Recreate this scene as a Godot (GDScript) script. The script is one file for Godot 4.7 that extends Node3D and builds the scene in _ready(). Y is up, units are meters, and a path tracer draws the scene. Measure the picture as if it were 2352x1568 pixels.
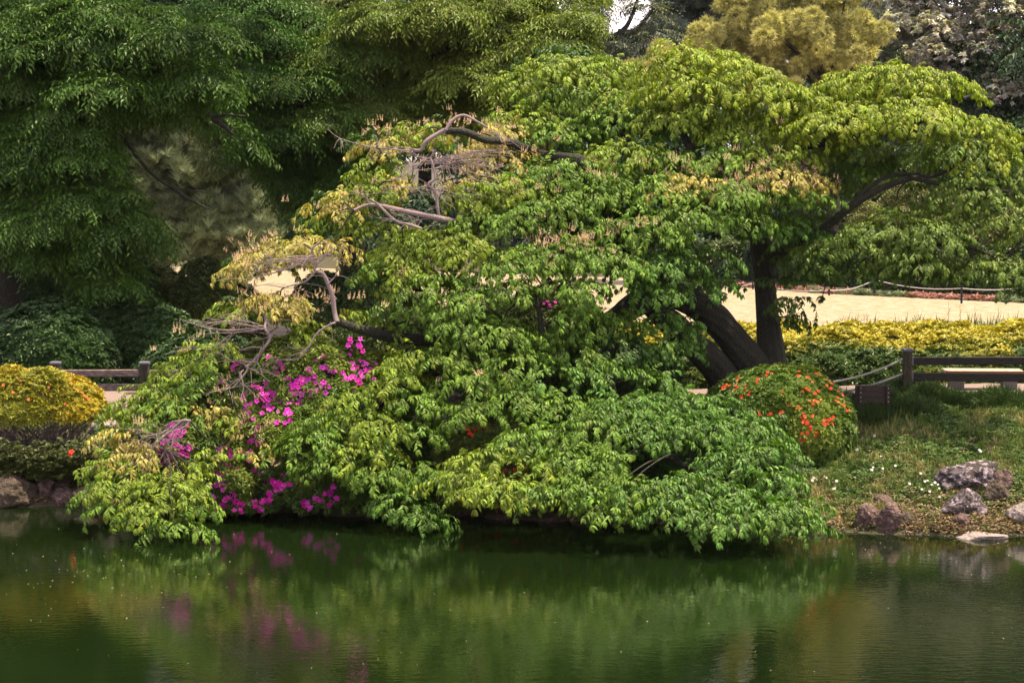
extends Node3D

# ---------------------------------------------------------------- numbers shared by everything
const F := 5053.0            # focal length in units of a picture 2352 wide
const EYE := Vector3(0, 5.2, 0)
const TILT := -5.0
var lens_basis := Basis(Vector3.RIGHT, deg_to_rad(TILT))
var rng := RandomNumberGenerator.new()
var bumps := FastNoiseLite.new()
var M := {}
var taken := {}

# a point of the place: sight line (x, y), distance d along the optical axis
func at(x: float, y: float, d: float) -> Vector3:
	return EYE + lens_basis * (Vector3((x - 1176.0) / F, -(y - 784.0) / F, -1.0) * d)

func sight(x: float, y: float) -> Vector3:
	return (lens_basis * Vector3((x - 1176.0) / F, -(y - 784.0) / F, -1.0)).normalized()

func seen_at(p: Vector3) -> Vector3:
	var q: Vector3 = lens_basis.transposed() * (p - EYE)
	return Vector3(1176.0 - q.x / q.z * F, 784.0 + q.y / q.z * F, -q.z)

# ---------------------------------------------------------------- the lie of the land
const BANK := [[-60.0, -36.0], [-14.0, -33.0], [-9.0, -32.2], [-6.5, -31.7], [-4.0, -31.2], [-1.0, -30.9], [2.0, -30.4], [4.3, -29.5], [7.0, -29.25], [12.0, -28.9], [60.0, -27.0]]

func bank_z(x: float) -> float:
	for i in BANK.size() - 1:
		if x <= BANK[i + 1][0]:
			var t: float = clampf((x - BANK[i][0]) / (BANK[i + 1][0] - BANK[i][0]), 0.0, 1.0)
			return lerpf(BANK[i][1], BANK[i + 1][1], t) + 0.12 * sin(x * 2.3) + 0.07 * sin(x * 5.1 + 1.0)
	return -27.0

func shelf(x: float) -> float:
	return 1.08 + clampf((x + 7.0) / 14.0, 0.0, 1.0) * 0.27

func land(x: float, z: float) -> float:
	if z > -8.0:
		return lerpf(-1.4, 3.4, smoothstep(-8.0, -1.5, z))
	var t := bank_z(x) - z
	if t < 0.0:
		return maxf(t * 0.5, -1.4)
	var h := 0.0
	if t < 0.3:
		h = t / 0.3 * 0.16
	else:
		h = lerpf(0.16, shelf(x), pow(clampf((t - 0.3) / 4.7, 0.0, 1.0), 0.9))
	if t > 8.5:
		h = lerpf(h, 1.4, smoothstep(8.5, 11.0, t))
	if t < 5.0:
		h += bumps.get_noise_2d(x * 60.0, z * 60.0) * 0.10 * clampf(t * 2.0, 0.0, 1.0)
	return h

func ground_at(x: float, y: float) -> Vector3:
	var s := sight(x, y)
	var d := 27.0
	while d < 120.0:
		var p := EYE + s * d
		if p.y < land(p.x, p.z):
			return Vector3(p.x, land(p.x, p.z), p.z)
		d += 0.03
	return EYE + s * d

# ---------------------------------------------------------------- naming
func numbered(called: String) -> String:
	var n: int = taken.get(called, 0)
	taken[called] = n + 1
	return called if n == 0 else "%s_%03d" % [called, n]

func tag(o: Node3D, label: String, category := "", group := "") -> Node3D:
	o.set_meta("label", label)
	if category: o.set_meta("category", category)
	if group: o.set_meta("group", group)
	return o

func thing(called: String, where: Vector3, label: String, category: String, group := "") -> Node3D:
	var o := Node3D.new()
	o.name = numbered(called)
	add_child(o)
	o.position = where
	tag(o, label, category, group)
	return o

# mesh given in world places; parent stands at its base without a turn
func put(called: String, mesh: Mesh, mat: Material, parent: Node3D = null, offset := Vector3.ZERO) -> MeshInstance3D:
	var o := MeshInstance3D.new()
	o.mesh = mesh
	o.material_override = mat
	if parent == null:
		o.name = numbered(called)
		add_child(o)
	else:
		o.name = called
		parent.add_child(o, true)
	o.position = offset
	return o

func structure(o: Node3D) -> Node3D:
	o.set_meta("kind", "structure")
	return o

func many(called: String, mesh: Mesh, mat: Material, places: Array, tints: Array, parent: Node3D = null, stuff := true) -> MultiMeshInstance3D:
	var mm := MultiMesh.new()
	mm.transform_format = MultiMesh.TRANSFORM_3D
	mm.use_colors = true
	mm.mesh = mesh
	mm.instance_count = places.size()
	var back := Vector3.ZERO if parent == null else -parent.position
	for i in places.size():
		var t: Transform3D = places[i]
		t.origin += back
		mm.set_instance_transform(i, t)
		mm.set_instance_color(i, tints[i])
	var o := MultiMeshInstance3D.new()
	o.multimesh = mm
	o.material_override = mat
	if parent == null:
		o.name = numbered(called)
		add_child(o)
	else:
		o.name = called
		parent.add_child(o, true)
	if stuff: o.set_meta("kind", "stuff")
	return o

# ---------------------------------------------------------------- meshes
class Shape:
	var v := PackedVector3Array()
	var n := PackedVector3Array()
	var c := PackedColorArray()
	func tri(a: Vector3, b: Vector3, d: Vector3, col: Color) -> void:
		var k := (d - a).cross(b - a).normalized()
		v.append(a); v.append(b); v.append(d)
		for i in 3:
			n.append(k)
			c.append(col)
	func mesh() -> ArrayMesh:
		var arr := []
		arr.resize(Mesh.ARRAY_MAX)
		arr[Mesh.ARRAY_VERTEX] = v
		arr[Mesh.ARRAY_NORMAL] = n
		arr[Mesh.ARRAY_COLOR] = c
		var m := ArrayMesh.new()
		m.add_surface_from_arrays(Mesh.PRIMITIVE_TRIANGLES, arr)
		return m

# leaf: t carries the stalk at its origin, +z towards the tip, +y the upper face
func leaf(s: Shape, t: Transform3D, ln: float, wd: float, curl: float, fold: float, col: Color) -> void:
	var ts := [0.0, 0.3, 0.66, 1.0]
	var ws := [0.0, 0.5, 0.4, 0.0]
	var mid := []
	var lf := []
	var rt := []
	for i in 4:
		var u: float = ts[i]
		var c := Vector3(0, -curl * u * u * ln, ln * (u - 0.25 * curl * curl * u * u))
		var w: float = ws[i] * wd
		mid.append(t * c)
		lf.append(t * (c + Vector3(-w, fold * w, 0)))
		rt.append(t * (c + Vector3(w, fold * w, 0)))
	s.tri(mid[0], lf[1], mid[1], col)
	s.tri(mid[0], mid[1], rt[1], col)
	s.tri(mid[1], lf[1], lf[2], col)
	s.tri(mid[1], lf[2], mid[2], col)
	s.tri(mid[1], mid[2], rt[2], col)
	s.tri(mid[1], rt[2], rt[1], col)
	s.tri(mid[2], lf[2], mid[3], col)
	s.tri(mid[2], mid[3], rt[2], col)

func small_leaf(s: Shape, t: Transform3D, ln: float, wd: float, curl: float, col: Color) -> void:
	var a := t * Vector3.ZERO
	var l := t * Vector3(-wd * 0.5, wd * 0.12 - curl * ln * 0.2, ln * 0.45)
	var r := t * Vector3(wd * 0.5, wd * 0.12 - curl * ln * 0.2, ln * 0.45)
	var e := t * Vector3(0, -curl * ln, ln * (1.0 - 0.2 * curl))
	s.tri(a, l, e, col)
	s.tri(a, e, r, col)

func aim(where: Vector3, fwd: Vector3, up := Vector3.UP, roll := 0.0, size := 1.0) -> Transform3D:
	var z := fwd.normalized()
	var x := up.cross(z)
	if x.length() < 0.01: x = Vector3.RIGHT.cross(z)
	x = x.normalized()
	var b := Basis(x, z.cross(x), z)
	b = b * Basis(Vector3(0, 0, 1), roll)
	return Transform3D(b.scaled_local(Vector3.ONE * size), where)

# twig with alternate drooping leaves and a whorl at the tip
func leafy_spray(seed_: int, young: float) -> ArrayMesh:
	var r := RandomNumberGenerator.new()
	r.seed = seed_
	var s := Shape.new()
	var ln := r.randf_range(0.22, 0.3)
	var bend := r.randf_range(0.25, 0.5)
	var bark := Color(0.10, 0.08, 0.05)
	var pts := []
	for i in 6:
		var u := i / 5.0
		pts.append(Vector3(0.03 * sin(u * 4.0), ln * (0.16 * u - bend * u * u), ln * u))
	for i in 5:
		var w := Vector3(0.0035, 0, 0)
		s.tri(pts[i] - w, pts[i] + w, pts[i + 1], bark)
		s.tri(pts[i] + Vector3(0, 0.0035, 0), pts[i] - Vector3(0, 0.0035, 0), pts[i + 1], bark)
	for i in 6:
		var u := 0.2 + 0.6 * i / 5.0
		var k := int(u * 5.0)
		var p: Vector3 = pts[k].lerp(pts[mini(k + 1, 5)], u * 5.0 - k)
		var side := 1.0 if i % 2 == 0 else -1.0
		var out := r.randf_range(0.9, 1.25) - 0.35 * u
		var d := Vector3(side * sin(out), r.randf_range(-0.45, -0.1), cos(out))
		leaf(s, aim(p, d, Vector3(side * -0.25, 1, 0), r.randf_range(-0.3, 0.3)), r.randf_range(0.095, 0.13), r.randf_range(0.036, 0.047), r.randf_range(0.3, 0.75), 0.35, Color(1, 1, 1) * r.randf_range(0.5, 1.15) if r.randf() < 0.82 else Color(1.75, 1.5, 1.4))
	for i in 7:
		var a := -1.5 + 3.0 * i / 6.0 + r.randf_range(-0.2, 0.2)
		var d := Vector3(sin(a), r.randf_range(-1.2, -0.35), cos(a))
		var c := (Color(1, 1, 1) * r.randf_range(0.7, 1.25)).lerp(Color(2.1, 1.75, 1.2), young * r.randf())
		leaf(s, aim(pts[5], d, Vector3.UP, r.randf_range(-0.3, 0.3)), r.randf_range(0.09, 0.13), r.randf_range(0.036, 0.046), r.randf_range(0.35, 0.7), 0.35, c)
	return s.mesh()

# feathery twig of the far trees: many narrow leaves hanging to both sides
func feather_spray(seed_: int, ln: float, count: int, leaf_len: float, leaf_wd: float) -> ArrayMesh:
	var r := RandomNumberGenerator.new()
	r.seed = seed_
	var s := Shape.new()
	for b in 3:
		var turn := (b - 1) * 0.55 + r.randf_range(-0.15, 0.15)
		var bl := ln * (1.0 if b == 1 else 0.72)
		for i in count / 3:
			var u := (i + 1.0) / (count / 3.0)
			var p := Basis(Vector3.UP, turn) * Vector3(0, bl * (0.1 * u - 0.35 * u * u), bl * u)
			var side := 1.0 if i % 2 == 0 else -1.0
			var d := Basis(Vector3.UP, turn) * Vector3(side * r.randf_range(0.5, 1.0), r.randf_range(-0.55, -0.05), r.randf_range(0.4, 0.9))
			small_leaf(s, aim(p, d, Vector3.UP, r.randf_range(-0.4, 0.4)), leaf_len * r.randf_range(0.8, 1.2), leaf_wd * r.randf_range(0.8, 1.2), r.randf_range(0.2, 0.5), Color(1, 1, 1) * r.randf_range(0.8, 1.15))
	return s.mesh()

# rosette of short leaves: azaleas, hedges
func rosette(seed_: int, count: int, leaf_len: float, leaf_wd: float, lift: float) -> ArrayMesh:
	var r := RandomNumberGenerator.new()
	r.seed = seed_
	var s := Shape.new()
	for i in count:
		var a := TAU * i * 0.382 + r.randf_range(-0.3, 0.3)
		var up := lift + r.randf_range(-0.35, 0.5)
		var d := Vector3(cos(a), up, sin(a))
		var p := Vector3(cos(a) * 0.01, r.randf_range(-0.03, 0.02), sin(a) * 0.01)
		small_leaf(s, aim(p, d, Vector3.UP, r.randf_range(-0.3, 0.3)), leaf_len * r.randf_range(0.75, 1.2), leaf_wd * r.randf_range(0.85, 1.15), r.randf_range(0.1, 0.5), Color(1, 1, 1) * r.randf_range(0.78, 1.2))
	return s.mesh()

# tuft of needles spreading from a shoot
func needle_tuft(seed_: int, count: int, ln: float, wd: float, spread: float) -> ArrayMesh:
	var r := RandomNumberGenerator.new()
	r.seed = seed_
	var s := Shape.new()
	for i in count:
		var a := r.randf() * TAU
		var o := spread * sqrt(r.randf())
		var d := Vector3(cos(a) * sin(o), cos(o), sin(a) * sin(o))
		var p := Vector3(0, r.randf_range(0.0, 0.4) * ln, 0)
		var side := d.cross(Vector3(r.randf() - 0.5, r.randf() - 0.5, r.randf() - 0.5)).normalized() * wd
		var c := Color(1, 1, 1) * r.randf_range(0.75, 1.2)
		s.tri(p - side, p + side, p + d * ln * r.randf_range(0.7, 1.15), c)
	return s.mesh()

func grass_tuft(seed_: int, count: int, ln: float, wd: float, spread: float) -> ArrayMesh:
	var r := RandomNumberGenerator.new()
	r.seed = seed_
	var s := Shape.new()
	for i in count:
		var a := r.randf() * TAU
		var out := Vector3(cos(a), 0, sin(a))
		var side := Vector3(-sin(a), 0, cos(a)) * wd * 0.5
		var h := ln * r.randf_range(0.55, 1.15)
		var lean := spread * r.randf_range(0.2, 1.0)
		var p := out * r.randf_range(0.0, 0.05)
		var q := p + Vector3(0, h * 0.6, 0) + out * lean * h * 0.4
		var e := p + Vector3(0, h * (1.0 - 0.35 * lean), 0) + out * lean * h
		var c := Color(1, 1, 1) * r.randf_range(0.75, 1.25)
		s.tri(p - side, p + side, q + side * 0.8, c)
		s.tri(p - side, q + side * 0.8, q - side * 0.8, c)
		s.tri(q - side * 0.8, q + side * 0.8, e, c)
	return s.mesh()

# upright blossom spikes of the leaning tree
func blossom_spikes(seed_: int) -> ArrayMesh:
	var r := RandomNumberGenerator.new()
	r.seed = seed_
	var s := Shape.new()
	for k in 5:
		var base := Vector3(r.randf_range(-0.09, 0.09), -0.02, r.randf_range(-0.09, 0.09))
		var dir := Vector3(r.randf_range(-0.5, 0.5), 1.0, r.randf_range(-0.5, 0.5)).normalized()
		var h := r.randf_range(0.08, 0.15)
		for i in 12:
			var u := i / 11.0
			var a := i * 2.4
			var w := 0.014 * (1.1 - 0.7 * u)
			var c := base + dir * h * u
			var o := Vector3(cos(a), 0.25, sin(a)) * w
			var side := Vector3(-sin(a), 0, cos(a)) * w * 0.9
			s.tri(c - side + o * 0.2, c + side + o * 0.2, c + o * 1.5 + Vector3(0, 0.012, 0), Color(1, 1, 1) * r.randf_range(0.75, 1.2))
	return s.mesh()

# open five-petalled funnel flower facing +y
func azalea_flower(size: float, seed_: int) -> ArrayMesh:
	var r := RandomNumberGenerator.new()
	r.seed = seed_
	var s := Shape.new()
	for i in 5:
		var a := TAU * i / 5.0 + r.randf_range(-0.1, 0.1)
		var o := Vector3(cos(a), 0, sin(a))
		var t := Vector3(-sin(a), 0, cos(a))
		var c := Color(1, 1, 1) * r.randf_range(0.85, 1.1)
		var root := Vector3(0, -0.35 * size, 0)
		var l := o * size * 0.5 + t * size * 0.36 + Vector3(0, 0.06 * size, 0)
		var k := o * size * 0.5 - t * size * 0.36 + Vector3(0, 0.06 * size, 0)
		var m := o * size * 0.45
		var e := o * size * r.randf_range(0.92, 1.08) - Vector3(0, 0.12 * size, 0)
		s.tri(root, l, m, c)
		s.tri(root, m, k, c)
		s.tri(m, l, e, c)
		s.tri(m, e, k, c)
	for i in 3:
		var a := r.randf() * TAU
		s.tri(Vector3(0.02, -0.2, 0) * size, Vector3(-0.02, -0.2, 0) * size, Vector3(cos(a) * 0.3, 0.4, sin(a) * 0.3) * size, Color(1.1, 0.9, 1.1))
	return s.mesh()

# smooth tube through points with a radius at each
func tube(pts: Array, rad: Array, sides := 8, rough := 0.0, gaps := 4) -> ArrayMesh:
	var line := []
	var rr := []
	var m := pts.size()
	for i in m - 1:
		var p0: Vector3 = pts[maxi(i - 1, 0)]
		var p1: Vector3 = pts[i]
		var p2: Vector3 = pts[i + 1]
		var p3: Vector3 = pts[mini(i + 2, m - 1)]
		for k in gaps:
			var t := k / float(gaps)
			line.append(p1.cubic_interpolate(p2, p0, p3, t))
			rr.append(lerpf(rad[i], rad[i + 1], t))
	line.append(pts[m - 1])
	rr.append(rad[m - 1])
	var st := SurfaceTool.new()
	st.begin(Mesh.PRIMITIVE_TRIANGLES)
	st.set_smooth_group(0)
	var ahead := Vector3.UP
	var x := Vector3.RIGHT
	var along := 0.0
	for i in line.size():
		ahead = (line[mini(i + 1, line.size() - 1)] - line[maxi(i - 1, 0)]).normalized()
		if i == 0:
			x = ahead.cross(Vector3(0.3, 0.2, 1)).normalized()
		else:
			along += line[i].distance_to(line[i - 1])
		x = (x - ahead * x.dot(ahead)).normalized()
		var y := ahead.cross(x)
		for k in sides + 1:
			var a := TAU * k / sides
			var w: float = rr[i] * (1.0 + (0.035 * sin(a * 11.0 + along * 7.0 + 2.0 * sin(along * 3.0)) if sides > 12 else 0.0) + rough * bumps.get_noise_3d(line[i].x * 90.0 + cos(a) * 40.0, line[i].y * 90.0 + sin(a) * 40.0, line[i].z * 90.0))
			st.set_uv(Vector2(k / float(sides), along))
			st.add_vertex(line[i] + (x * cos(a) + y * sin(a)) * w)
	for i in line.size() - 1:
		for k in sides:
			var a := i * (sides + 1) + k
			var b := a + sides + 1
			for q in [a, b, a + 1, a + 1, b, b + 1]:
				st.add_index(q)
	st.generate_normals()
	return st.commit()

# block with chamfered edges about its own middle
func block(size: Vector3, chamfer: float) -> ArrayMesh:
	var st := SurfaceTool.new()
	st.begin(Mesh.PRIMITIVE_TRIANGLES)
	var h := size * 0.5
	var c := minf(chamfer, minf(h.x, minf(h.y, h.z)) * 0.6)
	var faces := []
	for ax in 3:
		for sg in [-1.0, 1.0]:
			var u := (ax + 1) % 3
			var w := (ax + 2) % 3
			var q := []
			for k in [[-1, -1], [1, -1], [1, 1], [-1, 1]]:
				var p := Vector3.ZERO
				p[ax] = sg * h[ax]
				p[u] = k[0] * (h[u] - c)
				p[w] = k[1] * (h[w] - c)
				q.append(p)
			faces.append(q)
	for a in 3:
		var b := (a + 1) % 3
		var l := (a + 2) % 3
		for sa in [-1.0, 1.0]:
			for sb in [-1.0, 1.0]:
				var q := []
				for k in [[0, -1], [0, 1], [1, 1], [1, -1]]:
					var p := Vector3.ZERO
					p[a] = sa * (h[a] if k[0] == 0 else h[a] - c)
					p[b] = sb * (h[b] - c if k[0] == 0 else h[b])
					p[l] = k[1] * (h[l] - c)
					q.append(p)
				faces.append(q)
	for sx in [-1.0, 1.0]:
		for sy in [-1.0, 1.0]:
			for sz in [-1.0, 1.0]:
				faces.append([Vector3(sx * h.x, sy * (h.y - c), sz * (h.z - c)), Vector3(sx * (h.x - c), sy * h.y, sz * (h.z - c)), Vector3(sx * (h.x - c), sy * (h.y - c), sz * h.z)])
	for q in faces:
		var mid := Vector3.ZERO
		for p in q: mid += p
		var nrm: Vector3 = (q[2] - q[0]).cross(q[1] - q[0]).normalized()
		var flip := nrm.dot(mid) < 0.0
		if flip: nrm = -nrm
		for k in range(1, q.size() - 1):
			for p in ([q[0], q[k + 1], q[k]] if flip else [q[0], q[k], q[k + 1]]):
				st.set_normal(nrm)
				st.add_vertex(p)
	return st.commit()

# weathered stone: a sphere pushed about by noise, flattened facets and cracks
func stone(size: Vector3, seed_: int, rough := 0.22) -> ArrayMesh:
	var nz := FastNoiseLite.new()
	nz.seed = seed_
	nz.frequency = 0.9
	nz.fractal_octaves = 4
	var cuts := []
	var r := RandomNumberGenerator.new()
	r.seed = seed_
	for i in 13:
		cuts.append([Vector3(r.randf_range(-1, 1), r.randf_range(-0.6, 1), r.randf_range(-1, 1)).normalized(), r.randf_range(0.5, 0.8)])
	var st := SurfaceTool.new()
	st.begin(Mesh.PRIMITIVE_TRIANGLES)
	st.set_smooth_group(0)
	var nu := 48
	var nv := 32
	for j in nv + 1:
		for i in nu + 1:
			var a := TAU * (i % nu) / nu
			var b := PI * j / nv
			var d := Vector3(sin(b) * cos(a), cos(b), sin(b) * sin(a))
			var k := 1.0
			for c in cuts:
				var dt: float = d.dot(c[0])
				if dt > 0.05: k = minf(k, c[1] / dt)
			k += nz.get_noise_3dv(d * 1.4) * rough * 0.7 + nz.get_noise_3dv(d * 4.0 + Vector3(7, 0, 0)) * rough * 0.35
			st.set_uv(Vector2(i / float(nu), j / float(nv)))
			st.add_vertex(d * k * size * 0.5)
	for j in nv:
		for i in nu:
			var p := j * (nu + 1) + i
			for q in [p, p + nu + 1, p + 1, p + 1, p + nu + 1, p + nu + 2]:
				st.add_index(q)
	st.generate_normals()
	return st.commit()

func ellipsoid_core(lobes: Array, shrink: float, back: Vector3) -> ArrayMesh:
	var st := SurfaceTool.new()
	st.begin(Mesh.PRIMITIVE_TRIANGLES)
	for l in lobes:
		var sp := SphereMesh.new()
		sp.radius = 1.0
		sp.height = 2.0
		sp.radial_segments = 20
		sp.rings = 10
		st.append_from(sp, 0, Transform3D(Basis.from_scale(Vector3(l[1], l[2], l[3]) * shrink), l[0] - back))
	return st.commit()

# ---------------------------------------------------------------- materials
func lin(r: float, g: float, b: float) -> Color:
	return Color(r, g, b).linear_to_srgb()

func leaf_mat(rough: float, glow: Color, tint := Color(1, 1, 1)) -> StandardMaterial3D:
	var m := StandardMaterial3D.new()
	m.vertex_color_use_as_albedo = true
	m.albedo_color = tint
	m.roughness = rough
	m.metallic_specular = 0.4
	m.cull_mode = BaseMaterial3D.CULL_DISABLED
	m.backlight_enabled = glow.r > 0.0
	m.backlight = glow
	return m

func noise_tex(seed_: int, freq: float, stops: Array, cols: Array, octaves := 5, kind := FastNoiseLite.TYPE_SIMPLEX_SMOOTH, size := 512) -> NoiseTexture2D:
	var nz := FastNoiseLite.new()
	nz.seed = seed_
	nz.noise_type = kind
	nz.frequency = freq
	nz.fractal_octaves = octaves
	var t := NoiseTexture2D.new()
	t.width = size
	t.height = size
	t.seamless = true
	t.noise = nz
	var g := Gradient.new()
	g.offsets = PackedFloat32Array(stops)
	g.colors = PackedColorArray(cols)
	t.color_ramp = g
	return t

func bump_tex(seed_: int, freq: float, strength: float, octaves := 5, size := 512) -> NoiseTexture2D:
	var nz := FastNoiseLite.new()
	nz.seed = seed_
	nz.noise_type = FastNoiseLite.TYPE_SIMPLEX_SMOOTH
	nz.frequency = freq
	nz.fractal_octaves = octaves
	var t := NoiseTexture2D.new()
	t.width = size
	t.height = size
	t.seamless = true
	t.as_normal_map = true
	t.bump_strength = strength
	t.noise = nz
	return t

func solid(albedo: Texture2D, normal: Texture2D, rough: float, scale: Vector3, normal_scale := 1.0) -> StandardMaterial3D:
	var m := StandardMaterial3D.new()
	m.albedo_texture = albedo
	if normal:
		m.normal_enabled = true
		m.normal_texture = normal
		m.normal_scale = normal_scale
	m.roughness = rough
	m.uv1_triplanar = true
	m.uv1_world_triplanar = true
	m.uv1_scale = scale
	return m

func make_materials() -> void:
	M.leaf = leaf_mat(0.46, Color(0.8, 0.85, 0.45))
	M.far_leaf = leaf_mat(0.5, Color(0.7, 0.75, 0.4))
	M.shrub = leaf_mat(0.45, Color(0.5, 0.55, 0.25))
	M.needle = leaf_mat(0.55, Color(0.35, 0.4, 0.25))
	M.grass = leaf_mat(0.55, Color(0.6, 0.65, 0.3))
	M.blossom = leaf_mat(0.8, Color(0.7, 0.6, 0.5))
	M.magenta = leaf_mat(0.55, Color(0.8, 0.55, 0.8), lin(0.75, 0.03, 0.55))
	M.magenta_pale = leaf_mat(0.55, Color(0.8, 0.55, 0.8), lin(0.80, 0.11, 0.62))
	M.magenta_deep = leaf_mat(0.55, Color(0.8, 0.55, 0.8), lin(0.58, 0.012, 0.34))
	M.orange = leaf_mat(0.55, Color(0.8, 0.5, 0.35), lin(0.78, 0.05, 0.015))
	M.orange_pale = leaf_mat(0.55, Color(0.8, 0.5, 0.35), lin(0.80, 0.20, 0.05))
	M.white_flower = leaf_mat(0.6, Color(0.5, 0.5, 0.5), lin(0.75, 0.72, 0.74))
	M.petal = leaf_mat(0.6, Color(0.5, 0.5, 0.5), lin(0.7, 0.66, 0.5))
	M.bark_dark = solid(noise_tex(1, 0.02, [0.0, 0.5, 1.0], [lin(0.009, 0.008, 0.0055), lin(0.02, 0.0185, 0.0125), lin(0.035, 0.0375, 0.0225)]), bump_tex(2, 0.03, 12.0), 0.9, Vector3(2.2, 0.7, 2.2), 1.4)
	M.bark_pale = solid(noise_tex(3, 0.03, [0.0, 0.4, 0.65, 1.0], [lin(0.06, 0.042, 0.042), lin(0.17, 0.12, 0.125), lin(0.33, 0.25, 0.275), lin(0.46, 0.37, 0.40)]), bump_tex(4, 0.04, 8.0), 0.85, Vector3(5, 5, 5), 1.2)
	M.soil = solid(noise_tex(5, 0.012, [0.0, 0.35, 0.55, 0.75, 1.0], [lin(0.022, 0.017, 0.011), lin(0.05, 0.035, 0.022), lin(0.045, 0.05, 0.018), lin(0.085, 0.06, 0.04), lin(0.13, 0.08, 0.06)]), bump_tex(6, 0.03, 10.0), 0.95, Vector3(0.9, 0.9, 0.9), 1.2)
	M.lawn = solid(noise_tex(7, 0.02, [0.0, 0.3, 0.5, 0.7, 1.0], [lin(0.15, 0.135, 0.06), lin(0.225, 0.184, 0.115), lin(0.265, 0.208, 0.145), lin(0.30, 0.23, 0.175), lin(0.34, 0.28, 0.20)], 7), bump_tex(8, 0.06, 4.0), 0.95, Vector3(0.22, 0.22, 0.22))
	M.path = solid(noise_tex(9, 0.06, [0.0, 0.5, 1.0], [lin(0.165, 0.11, 0.1045), lin(0.231, 0.165, 0.1595), lin(0.3025, 0.231, 0.231)], 4), bump_tex(10, 0.09, 6.0), 0.95, Vector3(0.8, 0.8, 0.8))
	M.bed = solid(noise_tex(29, 0.05, [0.0, 0.4, 0.6, 1.0], [lin(0.0231, 0.0231, 0.0099), lin(0.0924, 0.0396, 0.0297), lin(0.1122, 0.0528, 0.0429), lin(0.0396, 0.0462, 0.0165)], 4), null, 0.95, Vector3(0.5, 0.5, 0.5))
	M.stone = solid(noise_tex(11, 0.014, [0.0, 0.42, 0.6, 0.66, 1.0], [lin(0.02415, 0.01546, 0.0153), lin(0.069, 0.0414, 0.03672), lin(0.1173, 0.069, 0.0612), lin(0.1656, 0.1049, 0.102), lin(0.276, 0.1877, 0.1938)], 6), bump_tex(12, 0.03, 14.0), 0.92, Vector3(1.6, 1.6, 1.6), 1.5)
	M.lichen_stone = solid(noise_tex(13, 0.010, [0.0, 0.42, 0.61, 0.645, 1.0], [lin(0.014, 0.010, 0.013), lin(0.035, 0.025, 0.028), lin(0.065, 0.048, 0.052), lin(0.34, 0.27, 0.33), lin(0.48, 0.40, 0.46)], 6), bump_tex(14, 0.03, 14.0), 0.92, Vector3(1.3, 1.3, 1.3), 1.5)
	M.brown_stone = solid(noise_tex(15, 0.016, [0.0, 0.5, 1.0], [lin(0.018, 0.0132, 0.0096), lin(0.06, 0.042, 0.03), lin(0.132, 0.09, 0.072)], 6), bump_tex(16, 0.03, 14.0), 0.92, Vector3(1.6, 1.6, 1.6), 1.5)
	M.pale_stone = solid(noise_tex(17, 0.02, [0.0, 0.5, 1.0], [lin(0.132, 0.102, 0.096), lin(0.24, 0.192, 0.186), lin(0.348, 0.3, 0.294)], 6), bump_tex(18, 0.03, 10.0), 0.9, Vector3(2, 2, 2), 1.2)
	M.fence_wood = solid(noise_tex(19, 0.02, [0.0, 0.45, 0.62, 1.0], [lin(0.04655, 0.03185, 0.0294), lin(0.133, 0.09187, 0.08575), lin(0.2128, 0.147, 0.1409), lin(0.4788, 0.343, 0.343)], 5), bump_tex(20, 0.03, 8.0), 0.9, Vector3(0.6, 5, 5), 1.2)
	M.dark_wood = solid(noise_tex(21, 0.02, [0.0, 0.5, 1.0], [lin(0.0072, 0.006, 0.0048), lin(0.018, 0.0156, 0.012), lin(0.042, 0.036, 0.027)], 5), bump_tex(22, 0.03, 8.0), 0.85, Vector3(0.6, 5, 5), 1.2)
	M.post_wood = solid(noise_tex(23, 0.02, [0.0, 0.5, 1.0], [lin(0.014, 0.0119, 0.0084), lin(0.0455, 0.0385, 0.0245), lin(0.098, 0.084, 0.056)], 5), bump_tex(24, 0.03, 10.0), 0.9, Vector3(6, 0.6, 6), 1.4)
	M.seat_wood = solid(noise_tex(25, 0.02, [0.0, 0.5, 1.0], [lin(0.315, 0.2167, 0.1425), lin(0.405, 0.3187, 0.2565), lin(0.5625, 0.51, 0.4845)], 5), bump_tex(26, 0.03, 4.0), 0.4, Vector3(0.5, 6, 6))
	M.seat_edge = StandardMaterial3D.new()
	M.seat_edge.albedo_color = lin(0.22, 0.08, 0.025)
	M.seat_edge.roughness = 0.6
	M.concrete = solid(noise_tex(27, 0.05, [0.0, 0.5, 1.0], [lin(0.102, 0.09, 0.096), lin(0.156, 0.138, 0.15), lin(0.216, 0.198, 0.21)], 4), bump_tex(28, 0.06, 6.0), 0.9, Vector3(3, 3, 3))
	M.metal = StandardMaterial3D.new()
	M.metal.albedo_color = lin(0.30, 0.28, 0.32)
	M.metal.roughness = 0.45
	M.metal.metallic = 0.7
	M.cap = StandardMaterial3D.new()
	M.cap.albedo_color = lin(0.11, 0.10, 0.14)
	M.cap.roughness = 0.5
	M.rope = StandardMaterial3D.new()
	M.rope.albedo_color = lin(0.34, 0.34, 0.30)
	M.rope.roughness = 0.9
	M.far_rope = StandardMaterial3D.new()
	M.far_rope.albedo_color = lin(0.45, 0.42, 0.42)
	M.far_rope.roughness = 0.9
	M.board = solid(noise_tex(30, 0.02, [0.0, 0.5, 1.0], [lin(0.0112, 0.0054, 0.004), lin(0.02, 0.0096, 0.007), lin(0.036, 0.018, 0.013)], 4), bump_tex(31, 0.03, 5.0), 0.7, Vector3(0.8, 5, 5))
	M.stud = StandardMaterial3D.new()
	M.stud.albedo_color = lin(0.45, 0.42, 0.42)
	M.stud.roughness = 0.4
	M.stem = StandardMaterial3D.new()
	M.stem.albedo_color = lin(0.16, 0.13, 0.06)
	M.stem.roughness = 0.8
	M.core = StandardMaterial3D.new()
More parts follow.
